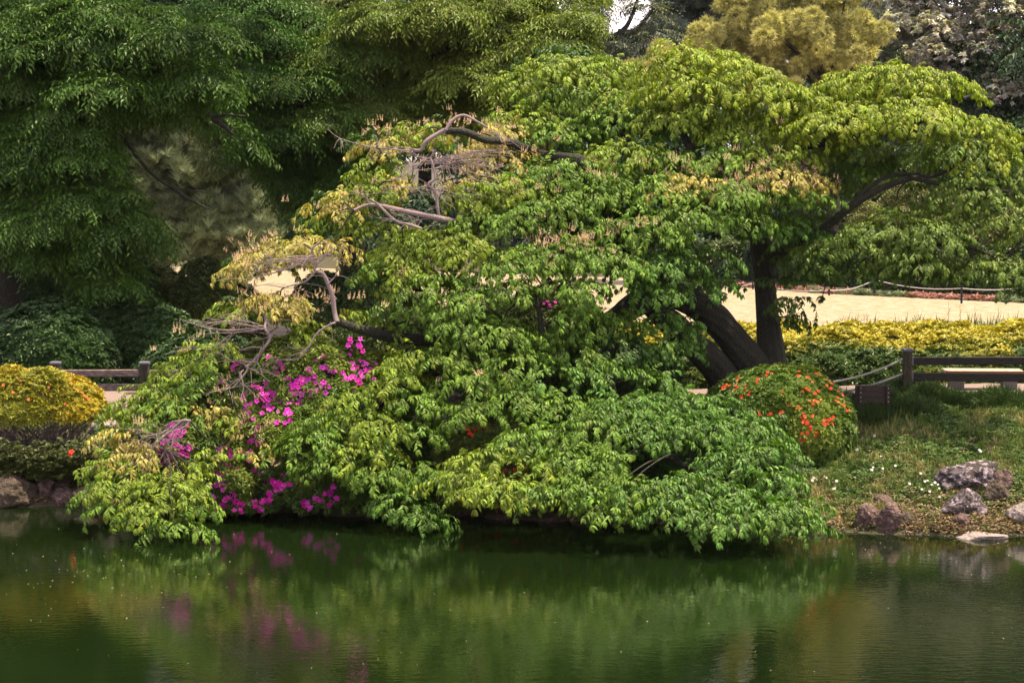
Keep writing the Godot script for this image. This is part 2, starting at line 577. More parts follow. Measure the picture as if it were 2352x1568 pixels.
	M.core.albedo_color = lin(0.03, 0.045, 0.012)
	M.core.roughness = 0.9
	var w := StandardMaterial3D.new()
	w.albedo_color = lin(0.0042, 0.0094, 0.0020)
	w.roughness = 0.02
	w.metallic_specular = 0.7
	w.normal_enabled = true
	var nz := FastNoiseLite.new()
	nz.seed = 41
	nz.frequency = 0.012
	nz.fractal_octaves = 4
	nz.fractal_gain = 0.55
	var rip := NoiseTexture2D.new()
	rip.width = 1024
	rip.height = 1024
	rip.seamless = true
	rip.as_normal_map = true
	rip.bump_strength = 3.0
	rip.noise = nz
	w.normal_texture = rip
	w.normal_scale = 0.2
	M.water = w

# ---------------------------------------------------------------- foliage
# one layered pad of sprays: domed on top, fringe hanging round the rim
func pad(out: Array, tints: Array, c: Vector3, rx: float, ry: float, rz: float, n: int, tint: Color, holes: Array, spread := 0.12, size := 1.0, thick := 0.45) -> void:
	var swing := rng.randf() * TAU
	var tilt_x := rng.randf_range(-0.25, 0.25)
	for i in n:
		var a := rng.randf() * TAU
		var r := sqrt(rng.randf())
		var lump := 1.0 + 0.24 * sin(a * 3.0 + swing) + 0.14 * sin(a * 5.0 - swing * 2.0)
		var u := cos(a) * r * lump
		var w := sin(a) * r * lump
		var deep := rng.randf()
		var p := c + Vector3(rx * u, ry * (0.75 - 1.35 * r * r + tilt_x * u) - ry * thick * deep * deep + rng.randf_range(-0.04, 0.04), rz * w)
		var dir := Vector3(u * 1.0 + rng.randf_range(-0.5, 0.5), 0.08 - 0.55 * r * r * r + rng.randf_range(-0.22, 0.2), w + rng.randf_range(-0.5, 0.5))
		if p.y < 0.12: p.y = 0.12 + rng.randf() * 0.08
		var s := seen_at(p + dir.normalized() * 0.16 * size)
		var lost := false
		for h in holes:
			if pow((s.x - h[0]) / (h[2] + 8.0), 2) + pow((s.y - h[1]) / (h[3] + 8.0), 2) < 1.0 + rng.randf_range(-0.3, 0.3):
				lost = true
				break
		if lost: continue
		out.append(aim(p, dir, Vector3.UP, rng.randf_range(-0.5, 0.5), size * rng.randf_range(0.65, 1.25)))
		var k := rng.randf_range(1.0 - spread, 1.0 + spread)
		tints.append(Color(tint.r * k * rng.randf_range(0.9, 1.12), tint.g * k, tint.b * k * rng.randf_range(0.85, 1.1)))

func split_many(called: String, meshes: Array, mat: Material, places: Array, tints: Array, parent: Node3D) -> void:
	var n := meshes.size()
	for m in n:
		var pl := []
		var tn := []
		for i in range(m, places.size(), n):
			pl.append(places[i])
			tn.append(tints[i])
		if pl.size(): many(called, meshes[m], mat, pl, tn, parent)

func poly(list: Array) -> Array:
	var o := []
	for p in list: o.append(at(p[0], p[1], p[2]))
	return o

func moved(pts: Array, back: Vector3) -> Array:
	var o := []
	for p in pts: o.append(p - back)
	return o

func limb(parent: Node3D, called: String, pts: Array, r0: float, r1: float, mat: Material, sides := 8, rough := 0.15) -> void:
	var rad := []
	for i in pts.size(): rad.append(lerpf(r0, r1, i / float(pts.size() - 1)))
	put(called, tube(moved(pts, parent.position), rad, sides, rough), mat, parent)

func nearest(pts: Array, p: Vector3) -> Vector3:
	var best: Vector3 = pts[0]
	for q in pts:
		if q.distance_squared_to(p) < best.distance_squared_to(p): best = q
	return best

func dense(pts: Array) -> Array:
	var o := []
	for i in pts.size() - 1:
		for k in 6: o.append(pts[i].lerp(pts[i + 1], k / 6.0))
	o.append(pts[pts.size() - 1])
	return o

# bough with side twigs, from a limb to a pad
func auto_branch(parent: Node3D, from: Vector3, to: Vector3, r0: float, mat: Material) -> void:
	var l := from.distance_to(to)
	var m1 := from.lerp(to, 0.35) + Vector3(rng.randf_range(-0.1, 0.1), 0.12 + rng.randf_range(-0.05, 0.12), rng.randf_range(-0.1, 0.1)) * l * 0.6
	var m2 := from.lerp(to, 0.7) + Vector3(rng.randf_range(-0.08, 0.08), 0.10, rng.randf_range(-0.08, 0.08)) * l * 0.6
	limb(parent, "branch", [from, m1, m2, to], r0, r0 * 0.3, mat, 6)

# ---------------------------------------------------------------- shrubs
func lobe(x: float, y: float, d: float, rx: float, ry: float, rz: float) -> Array:
	return [at(x, y, d), rx, ry, rz]

func inside(l: Array, p: Vector3, k := 0.93) -> bool:
	var q: Vector3 = p - l[0]
	return q.x * q.x / (l[1] * l[1]) + q.y * q.y / (l[2] * l[2]) + q.z * q.z / (l[3] * l[3]) < k * k

func scatter_on(lobes: Array, per_m2: float, meshes_tint: Array, out: Array, tints: Array, size := 1.0, low := -2.0, lumpy := 0.06, spread := 0.15, crown_share := 0.0) -> void:
	for l in lobes:
		var area: float = 4.0 * PI * pow((pow(l[1] * l[2], 1.6) + pow(l[1] * l[3], 1.6) + pow(l[2] * l[3], 1.6)) / 3.0, 1.0 / 1.6)
		var n := int(area * per_m2)
		for i in n:
			var y := rng.randf_range(-1, 1)
			var a := rng.randf() * TAU
			var q := sqrt(1.0 - y * y)
			var d := Vector3(q * cos(a), y, q * sin(a))
			var p: Vector3 = l[0] + d * Vector3(l[1], l[2], l[3])
			var nrm := (d / Vector3(l[1], l[2], l[3])).normalized()
			if p.y < maxf(low, land(p.x, p.z) - 0.02): continue
			if nrm.z < -0.75 and nrm.y < 0.3: continue
			var hid := false
			for k in lobes:
				if k != l and inside(k, p): hid = true
			if hid: continue
			p += nrm * (bumps.get_noise_3dv(p * 130.0) * lumpy * 2.0 + rng.randf_range(-0.7, 0.3) * lumpy)
			var up := (nrm + Vector3(rng.randf_range(-0.5, 0.5), 0.45 + rng.randf_range(-0.3, 0.5), rng.randf_range(-0.5, 0.5))).normalized()
			var t := aim(p, up.cross(Vector3(rng.randf() - 0.5, rng.randf() - 0.5, rng.randf() - 0.5)), up, 0.0, size * rng.randf_range(0.75, 1.25))
			out.append(t)
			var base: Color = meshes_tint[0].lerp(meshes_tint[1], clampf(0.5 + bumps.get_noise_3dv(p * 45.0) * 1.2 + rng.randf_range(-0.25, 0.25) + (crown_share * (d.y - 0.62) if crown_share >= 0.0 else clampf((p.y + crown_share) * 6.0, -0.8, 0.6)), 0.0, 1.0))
			var k := rng.randf_range(1.0 - spread, 1.0 + spread)
			tints.append(Color(base.r * k, base.g * k, base.b * k))

func hit(lobes: Array, x: float, y: float, fallback: float) -> Array:
	var s := sight(x, y)
	var best := 1e9
	var nrm := Vector3(0, 0.5, 1)
	for l in lobes:
		var inv := Vector3(1.0 / l[1], 1.0 / l[2], 1.0 / l[3])
		var o: Vector3 = (EYE - l[0]) * inv
		var d := s * inv
		var a := d.dot(d)
		var b := o.dot(d)
		var disc := b * b - a * (o.dot(o) - 1.0)
		if disc > 0.0:
			var t := (-b - sqrt(disc)) / a
			if t < best:
				best = t
				nrm = ((o + d * t) * inv).normalized()
	if best > 1e8:
		return [at(x, y, fallback), Vector3(rng.randf_range(-0.4, 0.4), 0.4, 1).normalized()]
	return [EYE + s * best, nrm]

func shrub(called: String, label: String, category: String, group: String, lobes: Array, meshes: Array, mat: Material, tint: Array, per_m2: float, size := 1.0, lumpy := 0.06, core := true, crown_share := 0.0) -> Node3D:
	var foot: Vector3 = lobes[0][0]
	foot.y = land(foot.x, foot.z)
	var o := thing(called, foot, label, category, group)
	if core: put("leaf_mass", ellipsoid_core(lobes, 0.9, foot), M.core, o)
	var pl := []
	var tn := []
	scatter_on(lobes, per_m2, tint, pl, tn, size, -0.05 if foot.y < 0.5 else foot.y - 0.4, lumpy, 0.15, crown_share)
	split_many("foliage", meshes, mat, pl, tn, o)
	return o

func flowers_on(o: Node3D, lobes: Array, list: Array, meshes: Array, mats: Array, fallback: float, size := 1.0, each := 1, scatter := 0.0) -> void:
	for p in list:
		for k in each:
			var h := hit(lobes, p[0] + rng.randf_range(-scatter, scatter), p[1] + rng.randf_range(-scatter, scatter), fallback)
			var nrm: Vector3 = (h[1] + Vector3(rng.randf_range(-0.35, 0.35), rng.randf_range(-0.1, 0.4), rng.randf_range(0.0, 0.5))).normalized()
			var f := put("flower", meshes[rng.randi() % meshes.size()], mats[rng.randi() % mats.size()], o)
			var t := aim(h[0] + h[1] * 0.05, nrm.cross(Vector3(rng.randf() - 0.5, rng.randf() - 0.5, rng.randf() - 0.5)), nrm, 0.0, size * rng.randf_range(0.8, 1.2))
			t.origin -= o.position
			f.transform = t

# ================================================================ the place
func _ready() -> void:
	# camera
	var cam := Camera3D.new()
	cam.name = "camera"
	cam.position = EYE
	cam.rotation_degrees = Vector3(TILT, 0, 0)
	cam.fov = rad_to_deg(2.0 * atan(784.0 / F))
	cam.near = 0.1
	cam.far = 900.0
	add_child(cam)
	# sky, exposure
	var env := Environment.new()
	env.background_mode = Environment.BG_SKY
	var psm := ProceduralSkyMaterial.new()
	psm.sky_top_color = Color(0.77, 0.75, 0.78)
	psm.sky_horizon_color = Color(0.93, 0.87, 0.88)
	psm.sky_curve = 0.25
	psm.ground_bottom_color = Color(0.20, 0.22, 0.14)
	psm.ground_horizon_color = Color(0.55, 0.54, 0.48)
	psm.sky_energy_multiplier = 0.98
	var sky := Sky.new()
	sky.sky_material = psm
	env.sky = sky
	env.tonemap_mode = Environment.TONE_MAPPER_LINEAR
	env.tonemap_exposure = 2.75
	env.fog_enabled = true
	env.fog_density = 0.00006
	env.fog_light_color = Color(0.86, 0.86, 0.92)
	env.sdfgi_enabled = true
	env.ssao_enabled = true
	env.ssil_enabled = true
	var we := WorldEnvironment.new()
	we.name = "world_environment"
	we.environment = env
	add_child(we)
	# sun: high, behind the trees and to the right
	var sun := DirectionalLight3D.new()
	sun.name = "sun"
	sun.light_energy = 1.28
	sun.light_color = Color(1.0, 0.935, 0.77)
	sun.light_angular_distance = 1.5
	sun.shadow_enabled = true
	add_child(sun)
	sun.look_at_from_position(Vector3(0.30, 0.88, -0.03) * 60.0, Vector3.ZERO, Vector3.FORWARD)

	rng.seed = 20240501
	bumps.seed = 11
	bumps.frequency = 0.01
	bumps.fractal_octaves = 3
	make_materials()
	build_land()
	build_far_trees()
	build_left_trees()
	build_upright_tree()
	build_leaning_tree()
	build_shrubs()
	build_fences()
	build_bench_and_board()
	build_stones()
	build_grass()
	build_water_bits()

# ---------------------------------------------------------------- ground, lawn, path, water
func sheet(xs: Array, zs: Array, lift: float) -> ArrayMesh:
	var st := SurfaceTool.new()
	st.begin(Mesh.PRIMITIVE_TRIANGLES)
	st.set_smooth_group(0)
	for z in zs:
		for x in xs:
			st.set_uv(Vector2(x, z))
			st.add_vertex(Vector3(x, land(x, z) + lift, z))
	var w := xs.size()
	for j in zs.size() - 1:
		for i in w - 1:
			var a := j * w + i
			for q in [a, a + 1, a + w + 1, a, a + w + 1, a + w]:
				st.add_index(q)
	st.generate_normals()
	return st.commit()

func build_land() -> void:
	var xs := [-420.0, -200.0, -100.0, -60.0, -40.0, -28.0, -20.0]
	for i in 151: xs.append(-15.0 + i * 0.2)
	xs.append_array([20.0, 28.0, 40.0, 60.0, 100.0, 200.0, 420.0])
	var zs := [-700.0, -300.0, -150.0, -90.0, -70.0, -55.0, -48.0]
	for i in 91: zs.append(-44.0 + i * 0.2)
	zs.append_array([-20.0, -8.0, -6.5, -5.0, -3.5, -1.5, 10.0, 60.0, 200.0])
	structure(put("ground", sheet(xs, zs, 0.0), M.soil))
	# lawn beyond the hedge
	var lz := []
	for i in 12: lz.append(-70.0 + i * 2.0 if i < 11 else -42.5)
	lz = [-100.0, -62.0, -55.0, -48.0, -43.0]
	var st := SurfaceTool.new()
	st.begin(Mesh.PRIMITIVE_TRIANGLES)
	st.set_smooth_group(0)
	var far_l := at(-500, 612, 72.0)
	var edge := [[-24.0, -74.0], [-6.0, -70.0], [4.0, -64.5], [8.0, -58.0], [13.0, -54.0], [26.0, -50.0]]
	for e in edge:
		st.add_vertex(Vector3(e[0], 1.412, e[1]))
		st.add_vertex(Vector3(e[0] * 0.9, 1.412, -42.6))
	for i in edge.size() - 1:
		var a := i * 2
		for q in [a, a + 2, a + 3, a, a + 3, a + 1]: st.add_index(q)
	st.generate_normals()
	structure(put("lawn", st.commit(), M.lawn))
	# pale gravel path behind the fence
	var ps := SurfaceTool.new()
	ps.begin(Mesh.PRIMITIVE_TRIANGLES)
	ps.set_smooth_group(0)
	var cols := 91
	var rows := 6
	for j in rows:
		for i in cols:
			var x := -15.0 + i * 30.0 / (cols - 1)
			var near := 4.9 if x > -2.0 else 4.15
			var z := bank_z(x) - lerpf(8.2, near, j / float(rows - 1))
			ps.add_vertex(Vector3(x, land(x, z) + 0.012, z))
	for j in rows - 1:
		for i in cols - 1:
			var a := j * cols + i
			for q in [a, a + 1, a + cols + 1, a, a + cols + 1, a + cols]: ps.add_index(q)
	ps.generate_normals()
	structure(put("path", ps.commit(), M.path))
	# reddish planting bed past the far lawn edge
	var bs := SurfaceTool.new()
	bs.begin(Mesh.PRIMITIVE_TRIANGLES)
	bs.set_smooth_group(0)
	edge = edge.slice(2)
	for i in edge.size():
		bs.add_vertex(Vector3(edge[i][0] * 1.01, 1.47, edge[i][1] - 1.0))
		bs.add_vertex(Vector3(edge[i][0], 1.405, edge[i][1] + 0.3))
	for i in edge.size() - 1:
		var a := i * 2
		for q in [a, a + 2, a + 3, a, a + 3, a + 1]: bs.add_index(q)
	bs.generate_normals()
	structure(put("flower_bed", bs.commit(), M.bed))
	# pond
	var wm := PlaneMesh.new()
	wm.size = Vector2(160, 40)
	var uvw: StandardMaterial3D = M.water
	uvw.uv1_scale = Vector3(160.0 / 4.2, 40.0 / 1.5, 1)
	structure(put("water", wm, uvw, null, Vector3(0, 0, -20.5)))

# ---------------------------------------------------------------- trees far behind
func crown(pads: int, c: Vector3, rad: Vector3, pr: Vector2, flat: float, per: int, tint: Color, out: Array, tints: Array, holes: Array, spread := 0.2, size := 1.0, shell := 0.45) -> Array:
	var mids := []
	for i in pads:
		var d := Vector3(rng.randf_range(-1, 1), rng.randf_range(-1, 1), rng.randf_range(-1, 1))
		if d.length() < 0.01: continue
		d = d.normalized() * pow(rng.randf_range(shell, 1.0), 0.5)
		var p := c + d * rad
		var r := rng.randf_range(pr.x, pr.y)
		mids.append(p)
		var k := rng.randf_range(0.8, 1.2)
		pad(out, tints, p, r, r * flat, r * 0.9, per, Color(tint.r * k, tint.g * k * rng.randf_range(0.95, 1.05), tint.b * k), holes, spread, size)
	return mids

func tree_on(called: String, label: String, category: String, group: String, base: Vector3, height: float, r0: float, bark: Material) -> Node3D:
	var o := thing(called, base, label, category, group)
	limb(o, "trunk", [base + Vector3(0, -0.2, 0), base + Vector3(0.05, height * 0.4, 0), base + Vector3(-0.1, height * 0.75, 0.1), base + Vector3(0.05, height, 0)], r0, r0 * 0.3, bark, 12, 0.12)
	return o

func build_far_trees() -> void:
	var feather := [feather_spray(5, 1.5, 36, 0.20, 0.09), feather_spray(6, 1.3, 36, 0.22, 0.09)]
	var needle := [needle_tuft(7, 34, 0.36, 0.022, 1.4), needle_tuft(8, 34, 0.40, 0.022, 1.2)]
	var roundy := [rosette(9, 16, 0.30, 0.20, 0.2), rosette(10, 16, 0.26, 0.18, 0.3)]
	# dark row of trees behind the lawn
	var row := [[-9.0, -84.0, 27.0, 0.034, 0.076, 0.040], [-3.5, -88.0, 27.0, 0.041, 0.085, 0.052], [2.5, -86.0, 6.6, 0.037, 0.080, 0.048], [8.0, -78.0, 7.5, 0.037, 0.080, 0.044], [13.0, -74.0, 7.0, 0.051, 0.095, 0.044], [18.5, -72.0, 8.5, 0.043, 0.085, 0.040], [24.0, -72.0, 10.0, 0.051, 0.085, 0.040], [-15.0, -82.0, 27.0, 0.034, 0.076, 0.036], [-22.0, -80.0, 27.0, 0.034, 0.076, 0.036]]
	var where := ["leftmost but two", "behind the far end of the lawn left of the leaning tree", "hidden behind the leaning tree", "left of the dark upright trunk beyond the lawn", "right of the dark upright trunk beyond the lawn", "behind the reddish flower bed", "at the right edge of the lawn", "behind the left tree", "at the far left behind the left tree"]
	for k in row.size():
		var q: Array = row[k]
		var b := Vector3(q[0], 1.3, q[1])
		var o := tree_on("dark_tree", "dense dark green tree " + where[k], "tree", "dark trees beyond the lawn", b, q[2] * 0.8, 0.3, M.bark_dark)
		var pl := []
		var tn := []
		crown(maxi(40, int(q[2] * 2.8)), b + Vector3(0, q[2] * 0.52, 0), Vector3(4.2, q[2] * 0.5, 2.8), Vector2(1.0, 1.9), 0.5, 46, Color(q[3], q[4], q[5]), pl, tn, [], 0.25, 1.0, 0.3)
		split_many("crown", feather, M.far_leaf, pl, tn, o)
	# olive bushes catching light under the right-hand boughs
	for q in [[1880, 600, 66.0], [2030, 560, 67.0], [2170, 590, 65.0], [2300, 560, 64.0], [2080, 480, 70.0]]:
		var b := at(q[0], q[1], q[2])
		var foot := Vector3(b.x, 1.4, b.z)
		var o := tree_on("olive_tree", "olive green small tree catching light beyond the lawn, %s" % ["just right of the upright trunk", "left of the slanting limb", "below the slanting limb", "at the right edge", "tallest, behind the slanting limb"][[1880, 2030, 2170, 2300, 2080].find(q[0])], "tree", "small trees behind the flower bed", foot, 2.0, 0.12, M.bark_dark)
		var pl := []
		var tn := []
		crown(12, b, Vector3(1.2, 1.2, 0.8), Vector2(0.5, 0.9), 0.6, 36, Color(0.12, 0.13, 0.04), pl, tn, [], 0.25, 0.6)
		split_many("crown", feather, M.far_leaf, pl, tn, o)
	# cedar: flat drooping shelves of grey green needles
	var cb := Vector3(7.2, 1.3, -92.0)
	var ce := tree_on("cedar_tree", "tall blue grey cedar with flat drooping shelves behind the yellow pine", "tree", "", cb, 17.0, 0.45, M.bark_dark)
	var cp := []
	var ct := []
	for q in [[1560, 40, 60, 15], [1640, 70, 70, 18], [1480, 95, 80, 16], [1700, 30, 70, 16], [1580, 5, 80, 16], [1660, -30, 90, 18], [1520, -40, 80, 16], [1760, 60, 70, 18], [1500, 140, 90, 18], [1440, 100, 70, 14], [1620, 120, 90, 18], [1560, 165, 80, 18], [1720, -80, 90, 18], [1820, 20, 90, 20], [1900, 5, 90, 20], [1960, 30, 70, 20], [1850, -50, 90, 20], [1950, -60, 80, 20], [1700, 110, 90, 18], [1530, 70, 60, 14], [1790, 120, 90, 20], [1880, 80, 90, 20], [1470, 190, 70, 16], [1600, 200, 100, 20], [1400, 130, 60, 14], [2010, 60, 70, 20]]:
		var d: float = 88.0 + rng.randf_range(0.0, 4.0)
		var k := d / F
		var before := cp.size()
		pad(cp, ct, at(q[0], q[1], d), q[2] * k, q[3] * k * 1.3, q[2] * k * 0.8, 300, Color(0.13, 0.165, 0.135), [[1425, 40, 45, 42]], 0.2, 1.0)
		for i in range(before, cp.size()):
			var t: Transform3D = cp[i]
			t.basis = Basis(Vector3.RIGHT, 0.0) * Basis.from_euler(Vector3(rng.randf_range(-0.9, 0.9), rng.randf() * TAU, rng.randf_range(-0.9, 0.9)))
			cp[i] = t
		if cp.size() > before: limb(ce, "bough", [cb + Vector3(0, at(q[0], q[1], d).y - 1.0, 0), at(q[0], q[1], d)], 0.12, 0.03, M.bark_dark, 6)
	for i in 44:
		var q := [rng.randf_range(1330, 2050), rng.randf_range(-560, -60)]
		var d := 88.0 + rng.randf_range(0.0, 4.0)
		if q[0] < 1420.0 and q[1] > -300.0: continue
		pad(cp, ct, at(q[0], q[1], d), 1.7, 0.4, 1.4, 150, Color(0.085, 0.115, 0.095), [], 0.2, 1.4)
	for i in 26:
		pad(cp, ct, at(rng.randf_range(1230, 1480), rng.randf_range(-760, -140), 90.0), 1.7, 0.4, 1.4, 150, Color(0.085, 0.115, 0.095), [], 0.2, 1.4)
	for i in 16:
		pad(cp, ct, at(rng.randf_range(1480, 2050), rng.randf_range(-800, -520), 90.0), 1.8, 0.4, 1.4, 150, Color(0.085, 0.115, 0.095), [], 0.2, 1.4)
	split_many("needles", needle, M.needle, cp, ct, ce)
	# bare limbed tree in front of the bright gap
	var gb := Vector3(3.2, 1.3, -84.0)
	var go := tree_on("thin_tree", "thin crowned grey tree in front of the bright gap of sky", "tree", "", gb, 9.0, 0.25, M.bark_dark)
	for q in [[[1350, 200, 84], [1380, 110, 84], [1440, 60, 84], [1470, -20, 84]], [[1380, 110, 84], [1350, 50, 84], [1360, -30, 84]], [[1420, 75, 84], [1460, 70, 84], [1500, 20, 84]]]:
		limb(go, "branch", poly(q), 0.16, 0.05, M.bark_dark, 6)
	var gp := []
	var gt := []
	for q in [[1360, 20, 40], [1480, 10, 36], [1400, 110, 40], [1350, 80, 30], [1460, 100, 40], [1330, 140, 40], [1420, -30, 50], [1380, 170, 50], [1500, 80, 40], [1340, -10, 30]]:
		pad(gp, gt, at(q[0], q[1], 84.0), q[2] * 0.0166, 0.5, q[2] * 0.015, 34, Color(0.14, 0.16, 0.12), [[1425, 45, 36, 30]], 0.25, 0.7)
	split_many("crown", feather, M.far_leaf, gp, gt, go)
	# golden pine: round upright tufts
	var yb := Vector3(9.0, 1.3, -62.0)
	var yo := tree_on("golden_pine", "golden yellow pine with rounded tufts above the leaning tree", "tree", "", yb, 5.6, 0.26, M.bark_dark)
	var yp := []
	var yt := []
	for q in [[1620, 90], [1680, 70], [1740, 50], [1800, 20], [1850, -10], [1790, 70], [1850, 60], [1910, 40], [1960, 60], [1900, 100], [1840, 120], [1960, 120], [1700, 120], [1640, 130], [1760, 130], [1560, 130], [1600, 150], [1990, 150], [1920, 160], [1860, 170], [1780, 180], [1720, 170], [1880, -50], [1800, -60], [1940, -20], [1740, -10], [1970, 190], [1520, 160], [1660, 185], [1480, 170], [1500, 200], [1900, 20], [1700, 20], [1760, 90], [1820, 90], [1990, 100], [1880, 105], [1895, 140], [1865, 150], [1910, 125], [1880, 75], [1850, 95], [1900, 165]]:
		var c := at(q[0] + rng.randf_range(-8, 8), q[1] + rng.randf_range(-8, 8), 62.0 + rng.randf_range(-1.2, 1.2))
		for b in 5:
			var cc := c + Vector3(rng.randf_range(-0.5, 0.5), rng.randf_range(-0.4, 0.4), rng.randf_range(-0.7, 0.8))
			var rr := rng.randf_range(0.18, 0.28)
			var k := rng.randf_range(0.75, 1.2)
			for i in 60:
				var d := Vector3(rng.randfn(), rng.randfn() + 0.35, rng.randfn()).normalized()
				yp.append(aim(cc + d * rr * rng.randf_range(0.6, 1.0), d.cross(Vector3(0.3, 0.1, 1)), (d + Vector3(0, 0.7, 0)).normalized(), 0, 0.42 * rng.randf_range(0.8, 1.2)))
				var kk := k * rng.randf_range(0.6, 1.3)
				yt.append(Color(0.54 * kk, 0.51 * kk, 0.18 * kk))
		limb(yo, "branch", [yb + Vector3(0, c.y * 0.62, 0), yb.lerp(c, 0.5) + Vector3(0, c.y * 0.33, 0), c], 0.05, 0.015, M.bark_dark, 6)
	split_many("needles", needle, M.needle, yp, yt, yo)
	# pale silvery tree at the right edge
	var pb := Vector3(17.5, 1.3, -74.0)
	var po := tree_on("silvery_tree", "tall silvery grey leaved tree at the upper right edge", "tree", "", pb, 15.0, 0.35, M.bark_dark)
	for q in [[[2290, 330, 73], [2280, 200, 73], [2240, 100, 73], [2260, 0, 73]], [[2280, 200, 73], [2340, 140, 72], [2380, 100, 72]], [[2270, 230, 73], [2200, 150, 73], [2140, 90, 72]]]:
		limb(po, "branch", poly(q), 0.17, 0.06, M.bark_dark, 6)
	var pp := []
	var pt := []
	for i in 150:
		var x := rng.randf_range(2000, 2480)
		var y := rng.randf_range(-120, 330)
		if x < 2000 + maxf(0.0, (130 - y) * 0.15) or (x < 2060 and y > 170): continue
		var k := rng.randf_range(0.65, 1.25)
		pad(pp, pt, at(x, y, 72.0 + rng.randf_range(-1.5, 1.5)), 0.75, 0.45, 0.7, 56, Color(0.42 * k, 0.40 * k, 0.37 * k), [[2235, 60, 18, 12], [2290, 15, 14, 14], [2200, 110, 10, 12], [2330, 90, 12, 12]], 0.35, 0.5)
	split_many("crown", roundy, M.far_leaf, pp, pt, po)
	var wb := Vector3(23.0, 1.3, -90.0)
	var wo := tree_on("grey_tree", "dark grey green tree behind the silvery tree", "tree", "", wb, 16.0, 0.35, M.bark_dark)
	var wp := []
	var wt := []
	for i in 50:
		pad(wp, wt, at(rng.randf_range(2080, 2500), rng.randf_range(80, 420), 90.0 + rng.randf_range(-1.5, 1.5)), 0.9, 0.5, 0.8, 36, Color(0.08, 0.09, 0.06), [], 0.35, 0.9)
	for i in 120:
		pad(wp, wt, at(rng.randf_range(1960, 2900), rng.randf_range(-820, 100), 97.0 + rng.randf_range(-1.5, 1.5)), 1.9, 1.0, 1.4, 60, Color(0.12, 0.14, 0.10), [[2235, 60, 12, 9], [2290, 15, 8, 8]], 0.35, 1.2)
	split_many("crown", feather, M.far_leaf, wp, wt, wo)

